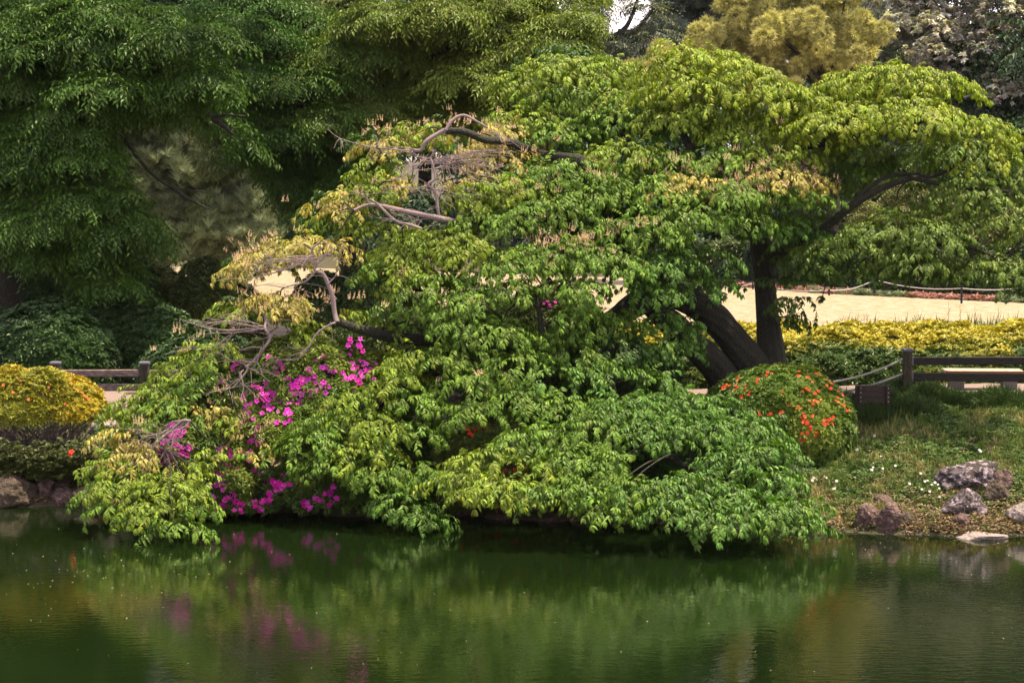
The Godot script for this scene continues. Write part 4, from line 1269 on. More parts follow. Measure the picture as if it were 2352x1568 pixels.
		[1760, 1030, 80, 40, -3.9, blue], [1680, 1060, 90, 35, -3.9, blue], [1340, 1130, 100, 45, -4.4, green], [1450, 1120, 100, 45, -4.4, green], [1560, 1110, 110, 45, -4.3, blue], [1660, 1130, 100, 45, -4.3, blue], [1770, 1100, 80, 40, -4.1, blue],
		[1380, 1175, 80, 35, -4.6, green], [1540, 1170, 100, 35, -4.6, blue], [1650, 1190, 110, 30, -4.6, blue], [1760, 1170, 100, 35, -4.5, blue], [1840, 1160, 60, 35, -4.4, blue], [1820, 1200, 70, 20, -4.5, blue], [1230, 1130, 60, 40, -4.4, green], [1420, 950, 90, 35, -3.7, blue]]
	var pl := []
	var tn := []
	# openings in the crown
	var holes := [
		[1424, 668, 22, 24], [1570, 705, 12, 14], [1640, 600, 18, 20], [1265, 690, 14, 22], [1240, 715, 26, 40], [1180, 705, 26, 14],
		[715, 850, 145, 62], [640, 900, 90, 60], [830, 805, 50, 25], [605, 955, 56, 58], [548, 872, 44, 40], [530, 1085, 36, 40], [590, 1130, 105, 62], [560, 1100, 70, 40], [720, 1140, 70, 50], [408, 1012, 46, 56], [515, 1010, 20, 14],
		[1090, 990, 38, 26], [1185, 1078, 40, 10], [1430, 880, 28, 12], [1270, 868, 26, 12], [1045, 908, 14, 10], [1705, 760, 88, 85], [1500, 1065, 60, 26], [1400, 1010, 0.1, 0.1],
		[1440, 1240, 110, 44], [1250, 1210, 110, 34], [740, 1210, 200, 22], [750, 660, 40, 84], [830, 762, 70, 20], [610, 775, 50, 50], [1000, 370, 60, 40], [1060, 290, 55, 22], [920, 488, 80, 18], [600, 770, 70, 30], [400, 1000, 40, 30], [980, 440, 34, 60], [670, 640, 80, 22], [480, 755, 90, 20]]
	for q in pads:
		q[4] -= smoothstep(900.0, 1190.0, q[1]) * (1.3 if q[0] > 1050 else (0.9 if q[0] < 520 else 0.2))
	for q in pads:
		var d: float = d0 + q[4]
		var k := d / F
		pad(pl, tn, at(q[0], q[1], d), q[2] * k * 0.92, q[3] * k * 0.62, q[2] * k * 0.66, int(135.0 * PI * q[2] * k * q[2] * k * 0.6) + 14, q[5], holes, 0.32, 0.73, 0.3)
		var c := at(q[0], q[1], d)
		auto_branch(o, nearest(bones, c), c, 0.016, M.bark_dark)
	# leaves deeper in the crown
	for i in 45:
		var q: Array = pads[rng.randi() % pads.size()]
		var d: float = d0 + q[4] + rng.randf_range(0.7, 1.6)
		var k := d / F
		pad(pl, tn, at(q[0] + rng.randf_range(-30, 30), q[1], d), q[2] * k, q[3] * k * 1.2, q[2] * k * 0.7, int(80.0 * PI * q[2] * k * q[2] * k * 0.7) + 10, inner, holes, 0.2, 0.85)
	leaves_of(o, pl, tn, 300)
	# blossom spikes on the sunny tops
	var spikes := [blossom_spikes(61), blossom_spikes(62), blossom_spikes(63)]
	var sp := []
	var stn := []
	for q in [[1800, 400, 90, 26, -1.2, 60], [1720, 430, 90, 20, -1.5, 50], [1600, 400, 110, 26, -1.4, 50], [1640, 215, 130, 16, -0.4, 40], [1760, 240, 60, 20, -0.6, 20], [1060, 290, 120, 20, -0.7, 50], [880, 310, 50, 20, -1.0, 24], [1120, 340, 90, 24, -0.8, 40], [1060, 400, 90, 26, -1.3, 40], [1230, 430, 60, 16, -1.6, 20], [1340, 540, 120, 20, -2.4, 40], [1280, 570, 90, 16, -2.7, 30], [1480, 520, 60, 20, -2.2, 20], [920, 655, 60, 18, -2.5, 22], [780, 460, 60, 20, -1.8, 24], [870, 440, 60, 20, -1.6, 20], [640, 570, 100, 24, -2.5, 50], [560, 610, 50, 16, -2.6, 24], [650, 680, 110, 18, -2.7, 40], [560, 700, 50, 20, -2.8, 16], [470, 790, 60, 18, -3.0, 16], [540, 930, 60, 40, -3.4, 24], [330, 1030, 80, 30, -3.8, 40], [290, 1080, 60, 30, -3.9, 24], [400, 1180, 50, 20, -4.4, 14], [590, 1000, 40, 30, -3.5, 14], [1100, 880, 100, 40, -3.5, 14], [1170, 680, 90, 30, -2.9, 16], [1390, 400, 60, 20, -1.5, 14], [1860, 440, 50, 30, -1.2, 16]]:
		for i in int(q[5] * 0.65):
			var p := at(q[0] + rng.randfn() * q[2] * 0.6, q[1] + rng.randfn() * q[3] * 1.0, d0 + q[4] + rng.randf_range(-0.25, 0.35))
			sp.append(aim(p, Vector3(rng.randf() - 0.5, 0, rng.randf() - 0.5), Vector3(rng.randf_range(-0.9, 0.9), 1, rng.randf_range(-0.6, 0.9)), 0, rng.randf_range(0.45, 0.9)))
			var k := rng.randf_range(0.8, 1.2)
			stn.append(Color(0.60 * k, 0.44 * k, 0.30 * k))
	split_many("blossom", spikes, M.blossom, sp, stn, o)

# ---------------------------------------------------------------- azaleas, hedges, mounds
func build_shrubs() -> void:
	var fine := [rosette(71, 9, 0.066, 0.026, 0.7), rosette(72, 9, 0.06, 0.026, 0.9), rosette(73, 10, 0.072, 0.024, 0.5)]
	var wide := [rosette(74, 9, 0.085, 0.034, 0.6), rosette(75, 9, 0.08, 0.03, 0.4)]
	var hedge := [rosette(76, 9, 0.075, 0.035, 0.8), rosette(77, 9, 0.07, 0.035, 0.6)]
	# clipped dark mounds, left
	var dark := [Color(0.018, 0.048, 0.010), Color(0.036, 0.085, 0.016)]
	var mounds := [
		["round clipped dark green shrub mound behind the fence at the left edge", [lobe(105, 850, 38.0, 1.25, 1.15, 0.9), lobe(-20, 860, 38.2, 1.1, 1.1, 0.9)]],
		["broad clipped dark green mound behind and right of the left mound", [lobe(330, 860, 39.6, 1.15, 1.35, 0.9), lobe(430, 880, 39.4, 0.9, 1.1, 0.8), lobe(190, 840, 40.2, 1.2, 1.3, 0.8)]],
		["low dark green mound just behind the fence beside the leaning tree's tip", [lobe(420, 880, 38.0, 0.85, 0.75, 0.7), lobe(540, 890, 38.2, 0.9, 0.8, 0.7)]],
		["tall dark shrub with a yellowish top behind the clipped mounds", [lobe(345, 720, 45.0, 0.75, 1.1, 0.8)]],
		["rounded dark green shrub with lighter top left of the far lawn", [lobe(475, 720, 44.0, 0.75, 1.05, 0.7), lobe(540, 740, 44.2, 0.6, 0.8, 0.7)]],
		["dark green shrub in front of the far lawn behind the bare branch", [lobe(740, 720, 44.0, 0.6, 0.80, 0.7), lobe(830, 730, 44.0, 0.8, 0.95, 0.7)]],
		["black green shrub at the foot of the spreading tree", [lobe(140, 700, 43.5, 1.2, 1.2, 0.8), lobe(260, 690, 44.5, 1.0, 1.1, 0.8)]]]
	for i in mounds.size():
		var tint := dark
		if i == 3 or i == 4 or i == 5: tint = [Color(0.03, 0.06, 0.012), Color(0.10, 0.12, 0.015)]
		shrub("clipped_shrub", mounds[i][0], "shrub", "clipped shrubs behind the left fence", mounds[i][1], hedge, M.shrub, tint, 420.0 if i < 3 else 300.0, 1.05, 0.05)
	var far_x := [1590, 1690, 1800, 1900, 2010, 2120, 2230, 2340]
	for i in far_x.size():
		var q := at(far_x[i] + rng.randf_range(-15, 15), 628 + rng.randf_range(-8, 8) + maxf(0.0, (far_x[i] - 1800) * 0.03), 66.5 - i * 1.35)
		shrub("far_shrub", "dark shrub behind the far edge of the lawn, %s from the left of eight" % ["first", "second", "third", "fourth", "fifth", "sixth", "seventh", "eighth"][i], "shrub", "shrubs behind the far edge of the lawn", [[q, 1.1, 0.75 + rng.randf_range(0.0, 0.3), 0.7]], wide, M.shrub, [Color(0.03, 0.06, 0.025), Color(0.08, 0.11, 0.03)], 170.0, 2.2, 0.12)
	var bp := []
	var bt := []
	for i in 1500:
		var u := rng.randf()
		var x := lerpf(4.0, 16.0, u)
		var z := (lerpf(-64.5, -58.0, (x - 4.0) / 4.0) if x < 8.0 else (lerpf(-58.0, -54.0, (x - 8.0) / 5.0) if x < 13.0 else lerpf(-54.0, -53.1, (x - 13.0) / 3.0))) - rng.randf_range(-0.1, 1.1)
		bp.append(aim(Vector3(x, 1.44, z), Vector3(rng.randf() - 0.5, 0, rng.randf() - 0.5), Vector3(rng.randf_range(-0.4, 0.4), 1, rng.randf_range(0, 0.6)), 0, rng.randf_range(1.0, 2.2)))
		var k := rng.randf_range(0.6, 1.2)
		bt.append(Color(0.26 * k, 0.10 * k, 0.08 * k) if bumps.get_noise_1d(x * 90.0) + rng.randf_range(-0.2, 0.2) > -0.02 else Color(0.07 * k, 0.10 * k, 0.03 * k))
	var bo := Node3D.new()
	bo.name = "bedding_plants"
	add_child(bo)
	tag(bo, "reddish and green bedding plants along the far edge of the lawn", "plants")
	bo.set_meta("kind", "stuff")
	split_many("leaves", wide, M.shrub, bp, bt, bo)
	for q in [[540, 575, 78.0, "left"], [690, 560, 80.0, "middle"], [860, 572, 79.0, "right"]]:
		shrub("far_shrub", "tall dark shrub beyond the small far lawn at left, %s of three" % q[3], "shrub", "shrubs beyond the small far lawn", [[at(q[0], q[1], q[2]), 1.5, 1.5, 0.9], [at(q[0] + 60, q[1] - 60, q[2] + 1.5), 1.4, 1.3, 0.9]], wide, M.shrub, [Color(0.025, 0.055, 0.03), Color(0.06, 0.10, 0.04)], 90.0, 3.0, 0.14)
	# long hedge, right
	var hl := []
	for i in 16:
		var x := 1000.0 + i * 100.0
		hl.append(lobe(x, 868 + rng.randf_range(-3, 3), 36.95 + rng.randf_range(-0.06, 0.06), 0.95, 0.53 + rng.randf_range(-0.03, 0.03), 0.85))
		hl.append(lobe(x + 40, 838 + rng.randf_range(-3, 3), 38.6 + rng.randf_range(-0.1, 0.1), 1.0, 0.68 + rng.randf_range(-0.03, 0.03), 1.5))
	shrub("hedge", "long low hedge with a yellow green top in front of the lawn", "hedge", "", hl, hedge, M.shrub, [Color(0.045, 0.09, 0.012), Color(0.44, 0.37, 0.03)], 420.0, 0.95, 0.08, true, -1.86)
	# round azalea with orange red flowers, right
	var ra := [lobe(1795, 968, 32.9, 1.07, 0.83, 0.85), lobe(1840, 985, 32.7, 0.8, 0.66, 0.8), lobe(1740, 960, 33.0, 0.8, 0.72, 0.7)]
	var ro := shrub("round_azalea", "rounded green azalea bush dotted with orange red flowers on the right bank", "shrub", "", ra, fine, M.shrub, [Color(0.065, 0.14, 0.012), Color(0.21, 0.27, 0.035)], 680.0, 1.0, 0.05)
	var of := [azalea_flower(0.024, 81), azalea_flower(0.028, 82)]
	flowers_on(ro, ra, [[1703, 873], [1712, 891], [1721, 906], [1694, 895], [1712, 913], [1701, 915], [1741, 879], [1768, 866], [1833, 864], [1858, 877], [1878, 868], [1852, 893], [1847, 904], [1876, 909], [1901, 884], [1910, 891], [1816, 929], [1878, 926], [1863, 931], [1836, 936], [1798, 944], [1735, 949], [1743, 954], [1768, 953], [1741, 965], [1782, 971], [1753, 985], [1766, 985], [1847, 953], [1869, 954], [1851, 976], [1845, 965], [1865, 981], [1892, 974], [1905, 960], [1903, 972], [1917, 924], [1933, 931], [1942, 945], [1926, 906], [1849, 996], [1878, 999], [1847, 1014], [1815, 1003], [1816, 1032], [1820, 1041], [1764, 1012], [1793, 908], [1672, 885], [1668, 893]], of, [M.orange, M.orange, M.orange_pale], 33.0, 1.0, 3, 7.0)
	# big magenta azalea, left of the middle
	var ma := [lobe(690, 905, 32.3, 1.2, 0.85, 0.9), lobe(560, 940, 32.0, 0.8, 0.75, 0.8), lobe(500, 1060, 31.5, 0.75, 0.65, 0.7), lobe(650, 1010, 31.7, 0.9, 0.6, 0.7), lobe(810, 930, 32.3, 0.9, 0.75, 0.8), lobe(420, 1030, 31.0, 0.5, 0.5, 0.5), lobe(500, 1120, 31.1, 0.45, 0.4, 0.4), lobe(740, 1090, 31.3, 0.7, 0.42, 0.5)]
	var mo := shrub("magenta_azalea", "large spreading azalea bush with magenta flowers hanging over the water", "shrub", "", ma, wide, M.shrub, [Color(0.055, 0.12, 0.012), Color(0.19, 0.23, 0.025)], 300.0, 1.0, 0.09)
	var mf := [azalea_flower(0.056, 83), azalea_flower(0.062, 84), azalea_flower(0.05, 85)]
	flowers_on(mo, ma, [[625, 829], [538, 845], [548, 850], [630, 865], [644, 849], [659, 885], [668, 884], [594, 903], [614, 903], [605, 921], [626, 930], [644, 926], [612, 944], [619, 958], [653, 951], [650, 960], [572, 913], [684, 892], [698, 868], [713, 874], [697, 888], [738, 890], [706, 884], [760, 858], [727, 899], [770, 840], [742, 834], [821, 795], [812, 802], [799, 858], [817, 852], [812, 865], [797, 877], [839, 852], [845, 858], [680, 919], [403, 982], [412, 986], [407, 996], [400, 1000], [403, 1021], [414, 1036], [389, 1047], [418, 1030], [382, 1027], [395, 1040], [511, 1047], [516, 1038], [518, 1003], [581, 1011], [589, 985], [554, 1056], [488, 1077], [569, 957], [641, 1077], [482, 881], [495, 870], [529, 1077], [524, 1083], [535, 1083], [536, 1099], [518, 1098], [519, 1123], [515, 1130], [475, 1095], [497, 1115], [493, 1080], [582, 1088], [619, 1089], [636, 1085], [647, 1078], [512, 1049]], mf, [M.magenta, M.magenta, M.magenta_pale, M.magenta_deep], 31.3, 0.8, 5, 18.0)
	# its drooping skirt: a ring of leaves and flowers round the dark hollow
	var skirt := [[521, 1147], [491, 1165], [512, 1164], [494, 1144], [476, 1147], [465, 1152], [538, 1155], [540, 1172], [554, 1158], [550, 1172], [578, 1158], [591, 1161], [599, 1155], [594, 1168], [608, 1147], [619, 1144], [623, 1131], [636, 1130], [630, 1122], [638, 1110], [627, 1106], [652, 1112], [664, 1112], [645, 1118], [634, 1115], [586, 1156], [603, 1150], [614, 1150], [701, 1150], [700, 1158], [725, 1143], [736, 1148], [756, 1136], [750, 1133], [762, 1119], [759, 1158], [773, 1145], [818, 1106], [715, 1167]]
	for p in skirt + skirt + skirt:
		var c := at(p[0] + rng.randf_range(-6, 6), p[1] + rng.randf_range(-5, 5), 30.75 + rng.randf_range(-0.08, 0.08))
		var f := put("flower", mf[rng.randi() % 3], [M.magenta, M.magenta_pale, M.magenta_deep][rng.randi() % 3], mo)
		f.transform = aim(c - mo.position, Vector3(rng.randf() - 0.5, 0.4, 0.3), Vector3(rng.randf_range(-0.4, 0.4), rng.randf_range(0.0, 0.6), 1).normalized(), 0, rng.randf_range(0.75, 1.1))
	var sp := []
	var st := []
	for q in [[480, 1150, 40, 14, 120], [540, 1165, 40, 10, 110], [600, 1160, 40, 10, 90], [640, 1125, 30, 14, 80], [700, 1150, 30, 18, 90], [750, 1140, 40, 24, 150], [800, 1120, 50, 30, 200], [850, 1130, 40, 30, 150], [660, 1080, 60, 20, 120], [500, 1110, 30, 20, 110]]:
		for i in q[4]:
			var c := at(q[0] + rng.randfn() * q[2] * 0.6, q[1] + rng.randfn() * q[3] * 0.6, 30.9 + rng.randf_range(-0.15, 0.25))
			if c.y < 0.05: continue
			sp.append(aim(c, Vector3(rng.randf() - 0.5, -0.2, rng.randf() - 0.5), Vector3(rng.randf_range(-0.5, 0.5), 0.7, 0.7), 0, rng.randf_range(0.7, 1.1)))
			var k := rng.randf_range(0.7, 1.3)
			st.append(Color(0.06 * k, 0.11 * k, 0.016 * k))
	split_many("skirt_foliage", wide, M.shrub, sp, st, mo)
	for k in 5:
		var a := at(560 + k * 22, 1075, 31.2)
		limb(mo, "stem", [at(580, 1010, 31.5), a, at(530 + k * 34, 1150, 30.95)], 0.02, 0.008, M.bark_dark, 6)
	# orange azalea under the leaning tree
	var oa := [lobe(1120, 1040, 31.3, 0.75, 0.6, 0.6), lobe(1220, 1100, 30.9, 0.6, 0.42, 0.5), lobe(1060, 1110, 30.9, 0.4, 0.32, 0.4)]
	var oo := shrub("orange_azalea", "azalea with dull orange flowers half hidden under the leaning tree", "shrub", "", oa, fine, M.shrub, [Color(0.05, 0.09, 0.012), Color(0.12, 0.14, 0.02)], 500.0, 1.1, 0.06)
	flowers_on(oo, oa, [[1075, 985], [1085, 990], [1095, 995], [1100, 985], [1110, 980], [1090, 1000], [1080, 998], [1120, 990], [1170, 1080], [1180, 1076], [1190, 1082], [1200, 1078], [1160, 1084], [1130, 1070], [1090, 1140], [1120, 1160], [1140, 1155], [1150, 1170], [1060, 1150], [1105, 1150], [1180, 1160], [1280, 1130], [1300, 1100]], of, [M.orange], 31.0, 1.0, 2, 7.0)
	# shade loving shrubs along the foot of the bank
	var low := [
		["light green leafy shrub at the water's edge under the leaning tree", [lobe(900, 1130, 31.1, 0.35, 0.3, 0.3)], [Color(0.09, 0.13, 0.015), Color(0.2, 0.24, 0.03)]],
		["deep green shrub right of the magenta azalea above the water", [lobe(840, 1080, 31.5, 0.7, 0.55, 0.5), lobe(960, 1060, 31.7, 0.7, 0.6, 0.5)], dark],
		["shaded green shrub on the bank under the middle of the leaning tree", [lobe(1380, 1020, 31.6, 0.9, 0.55, 0.6), lobe(1520, 1040, 31.3, 0.9, 0.55, 0.6)], dark],
		["shaded green shrub on the bank beside the rounded azalea", [lobe(1660, 1070, 31.0, 0.8, 0.5, 0.5), lobe(1620, 1000, 32.0, 0.7, 0.5, 0.5)], dark],
		["dark shrub behind the leaning trunk at the path", [lobe(1240, 880, 34.5, 1.2, 0.7, 0.6), lobe(1420, 880, 34.4, 1.0, 0.55, 0.6)], [Color(0.03, 0.06, 0.012), Color(0.07, 0.10, 0.02)]],
		["azalea with a few pink flowers showing through the leaning tree's crown", [lobe(1260, 760, 36.5, 0.9, 0.75, 0.6), lobe(1130, 790, 36.4, 0.9, 0.7, 0.6), lobe(960, 800, 36.4, 0.9, 0.65, 0.6), lobe(840, 810, 36.6, 0.6, 0.6, 0.5)], [Color(0.05, 0.09, 0.015), Color(0.11, 0.14, 0.02)]]]
	for i in low.size():
		var so := shrub("bank_shrub", low[i][0], "shrub", "shrubs under the leaning tree", low[i][1], wide, M.shrub, low[i][2], 260.0, 1.0, 0.08)
		if i == 5: flowers_on(so, low[i][1], [[1232, 680], [1235, 684], [1262, 703], [1266, 709], [1275, 697], [1258, 696], [1250, 700]], mf, [M.magenta], 36.0, 0.55)
	# azalea with a yellow cap and bare legs, far left
	var cap := [lobe(60, 925, 33.2, 1.1, 0.46, 0.8), lobe(150, 950, 33.1, 0.62, 0.36, 0.6), lobe(-30, 940, 33.2, 0.8, 0.4, 0.7)]
	var yfoot := ground_at(80, 1060)
	var yo := thing("yellow_azalea", yfoot, "yellow leaved azalea with orange flowers and bare grey stems by the left fence", "shrub")
	var pl := []
	var tn := []
	scatter_on(cap, 900.0, [Color(0.20, 0.21, 0.015), Color(0.46, 0.34, 0.02)], pl, tn, 1.0, at(60, 955, 33.2).y, 0.10, 0.2, 0.7)
	split_many("foliage", fine, M.shrub, pl, tn, yo)
	pl = []
	tn = []
	for i in 2600:
		var c := at(rng.randf_range(-40, 225), 1098.0 - 92.0 * (1.0 - sqrt(rng.randf())), 32.6 + rng.randf_range(-0.5, 0.7))
		if bumps.get_noise_3dv(c * 60.0) < -0.12: continue
		pl.append(aim(c, Vector3(rng.randf() - 0.5, 0, rng.randf() - 0.5), Vector3(rng.randf() - 0.5, 1, 0.4), 0, rng.randf_range(0.8, 1.3)))
		var k := rng.randf_range(0.6, 1.3)
		tn.append(Color(0.06 * k, 0.075 * k, 0.014 * k))
	split_many("lower_foliage", fine, M.shrub, pl, tn, yo)
	for i in 150:
		var a := yfoot + Vector3(rng.randf_range(-0.5, 0.5), 0.0, rng.randf_range(-0.3, 0.3))
		var e := at(rng.randf_range(-60, 225), rng.randf_range(950, 985), 33.1 + rng.randf_range(-0.6, 0.5))
		var m := a.lerp(e, 0.5) + Vector3(rng.randf_range(-0.12, 0.12), rng.randf_range(-0.05, 0.1), rng.randf_range(-0.1, 0.1))
		limb(yo, "stem", [a, m, e], 0.011, 0.004, M.bark_pale, 5, 0.1)
	flowers_on(yo, cap, [[30, 905], [62, 868], [105, 878], [108, 885], [160, 885], [163, 890], [184, 905], [190, 915], [195, 918], [200, 922], [146, 928], [65, 920], [232, 950], [24, 958], [30, 960], [110, 895], [45, 880], [8, 890], [175, 900]], of, [M.orange_pale], 32.6, 1.0)
	# ferny undergrowth on the left bank
	var fo := thing("undergrowth", ground_at(190, 1060), "dark green leafy undergrowth between the yellow azalea and the leaning tree", "plant")
	pl = []
	tn = []
	for i in 2600:
		var gx := rng.randf_range(-40, 330)
		var g := ground_at(gx, rng.randf_range(1048 if gx < 215 else 1005, 1120))
		pl.append(aim(g + Vector3(0, rng.randf_range(0.0, 0.22), 0), Vector3(rng.randf() - 0.5, 0, rng.randf() - 0.5), Vector3(rng.randf() - 0.5, 1, rng.randf() - 0.2), 0, rng.randf_range(0.7, 1.2)))
		var k := rng.randf_range(0.6, 1.3)
		tn.append(Color(0.028 * k, 0.065 * k, 0.014 * k))
	split_many("foliage", wide, M.shrub, pl, tn, fo)
	var lf := put("flower", azalea_flower(0.05, 86), M.orange, fo)
	lf.transform = Transform3D(Basis(Vector3.RIGHT, 0.8), at(163, 1037, 32.0) - fo.position)
	lf = put("flower", azalea_flower(0.04, 87), M.orange, fo)
	lf.transform = Transform3D(Basis(Vector3.RIGHT, 1.1), at(160, 1043, 32.0) - fo.position)
	# sapling beside the left fence post
	var sb := ground_at(75, 905)
	var so := thing("sapling", sb, "pale leafed sapling standing in front of the left fence rail", "plant")
	for q in [[60, 832], [75, 838], [95, 845], [50, 850], [85, 855]]:
		var e := at(q[0], q[1], seen_at(sb).z)
		limb(so, "stem", [sb, sb.lerp(e, 0.5) + Vector3(0.02, 0.05, 0), e], 0.008, 0.003, M.stem, 5, 0.0)
		pl = []
		tn = []
		for i in 16:
			pl.append(aim(e + Vector3(rng.randf_range(-0.09, 0.09), rng.randf_range(-0.14, 0.03), rng.randf_range(-0.05, 0.05)), Vector3(rng.randf() - 0.5, 0, rng.randf() - 0.5), Vector3(0, 1, 0.5), 0, rng.randf_range(0.7, 1.1)))
			tn.append(Color(0.12, 0.17, 0.07))
		many("foliage", wide[0], M.shrub, pl, tn, so)

# ---------------------------------------------------------------- fences, ropes
func fence_post(label: String, foot: Vector3, height: float, wide: float) -> Node3D:
	var o := thing("fence_post", foot, label, "fence post", "wooden fence posts")
	put("post", block(Vector3(wide, height + 0.2, wide), 0.012), M.post_wood, o, Vector3(0, height * 0.5 - 0.1, 0))
	put("cap", block(Vector3(wide * 1.18, 0.05, wide * 1.18), 0.012), M.cap, o, Vector3(0, height + 0.022, 0))
	var groove := block(Vector3(wide * 0.08, height - 0.05, 0.01), 0.002)
	put("groove", groove, M.dark_wood, o, Vector3(0, height * 0.5, wide * 0.5 + 0.001))
	put("bracket", block(Vector3(0.03, 0.13, wide * 0.7), 0.004), M.cap, o, Vector3(wide * 0.5 + 0.013, height * 0.72, -0.01))
	put("bracket", block(Vector3(0.03, 0.13, wide * 0.7), 0.004), M.cap, o, Vector3(wide * 0.5 + 0.013, height * 0.3, -0.01))
	return o

func rail(label: String, a: Vector3, b: Vector3, tall: float, mat: Material) -> void:
	var o := put("fence_rail", block(Vector3(a.distance_to(b), tall, 0.075), 0.01), mat)
	var mid := (a + b) * 0.5
	var dir := (b - a).normalized()
	var z := Vector3(-dir.z, 0, dir.x).normalized() * -1.0
	z = dir.cross(Vector3.UP).normalized()
	o.transform = Transform3D(Basis(dir, z.cross(dir), z), mid)
	tag(o, label, "fence rail", "wooden fence rails")

func rope(label: String, a: Vector3, b: Vector3, sag: float, r: float, mat: Material) -> void:
	var st := SurfaceTool.new()
	st.begin(Mesh.PRIMITIVE_TRIANGLES)
	var n := 60
	for strand in 3:
		var pts := []
		var rad := []
		for i in n + 1:
			var u := i / float(n)
			var c := a.lerp(b, u) - Vector3(0, sag * 4.0 * u * (1.0 - u), 0)
			var ang := u * a.distance_to(b) / (r * 9.0) * TAU + strand * TAU / 3.0
			pts.append(c - a + Vector3(0, sin(ang), cos(ang)) * r * 0.55)
			rad.append(r * 0.62)
		st.append_from(tube(pts, rad, 5, 0.0, 1), 0, Transform3D())
	var o := put("rope", st.commit(), mat, null, a)
	tag(o, label, "rope", "sagging barrier ropes")

func build_fences() -> void:
	# left
	var dl := 36.0
	var h := 0.62
	var posts := []
	for q in [[-76, "weathered wooden fence post at the far left edge of the left fence"], [128, "weathered wooden fence post with grey cap above the yellow azalea"], [332, "weathered wooden fence post with grey cap nearest the leaning tree"], [536, "weathered wooden fence post behind the leaning tree's left branches"]]:
		var p := at(q[0], 905, dl)
		p.y = at(0, 836, dl).y - h
		posts.append(p)
		fence_post(q[1], p, h, 0.145)
	for i in 3:
		var a: Vector3 = posts[i] + Vector3(0.08, 0, 0)
		var b: Vector3 = posts[i + 1] - Vector3(0.08, 0, 0)
		var w: String = ["left of the yellow azalea's post", "between the two capped left posts", "running into the leaning tree's leaves"][i]
		rail("weathered upper fence rail " + w, Vector3(a.x, at(0, 857, dl).y, a.z), Vector3(b.x, at(0, 856, dl).y, b.z), 0.115, M.fence_wood)
		rail("weathered lower fence rail " + w, Vector3(a.x, at(0, 890, dl).y, a.z), Vector3(b.x, at(0, 889, dl).y, b.z), 0.115, M.fence_wood)
	# right
	var dr := 34.6
	var pr := at(2084, 884, dr)
	var hr := at(0, 803, dr).y - pr.y
	pr.y -= 0.02
	fence_post("dark wooden fence post with grey cap where the ropes meet the rails", pr, hr, 0.135)
	var pe := at(2372, 884, dr - 0.25)
	pe.y = pr.y + 0.03
	fence_post("dark wooden fence post at the right edge behind the bench", pe, hr, 0.135)
	rail("dark upper fence rail behind the bench seat", Vector3(pr.x + 0.1, at(0, 828, dr).y, pr.z), Vector3(pe.x - 0.05, at(0, 824, dr).y, pe.z), 0.125, M.dark_wood)
	rail("dark lower fence rail crossing the bench legs", Vector3(pr.x + 0.1, at(0, 865, dr).y, pr.z), Vector3(pe.x - 0.05, at(0, 863, dr).y, pe.z), 0.125, M.dark_wood)
	var pm := at(1636, 884, 34.9)
	pm.y = at(0, 818, 34.9).y - hr
	fence_post("fence post with bright cap glimpsed between the leaning trunks", pm, hr, 0.135)
	rope("upper twisted rope sagging from the right fence post to the rounded azalea", pr + Vector3(-0.07, hr * 0.78, 0), pm + Vector3(0.07, hr * 0.8, 0), 0.36, 0.018, M.rope)
	rope("lower twisted rope sagging from the right fence post behind the dark board", pr + Vector3(-0.07, hr * 0.36, 0), pm + Vector3(0.07, hr * 0.36, 0), 0.30, 0.018, M.rope)
	# thin ropes along the far side of the lawn
	var far := [[1560, 668, 60.0], [1730, 648, 59.5], [1905, 664, 57.0], [2010, 640, 57.0], [2210, 660, 54.0], [2420, 646, 53.0]]
	for i in far.size():
		var top := at(far[i][0], far[i][1], far[i][2])
		var foot := Vector3(top.x, 1.42, top.z)
		var p := put("stake", block(Vector3(0.05, top.y - foot.y, 0.05), 0.006), M.dark_wood, null, (top + foot) * 0.5)
		tag(p, "thin dark stake holding the rope at the far lawn edge, %s from the left" % ["first", "second", "third", "fourth", "fifth", "sixth"][i], "stake", "stakes along the far lawn edge")
		if i: rope("thin pale rope along the far lawn edge, %s span from the left" % ["", "first", "second", "third", "fourth", "fifth"][i], at(far[i - 1][0], far[i - 1][1] + 2, far[i - 1][2]), at(far[i][0], far[i][1] + 2, far[i][2]), 0.10, 0.014, M.far_rope)

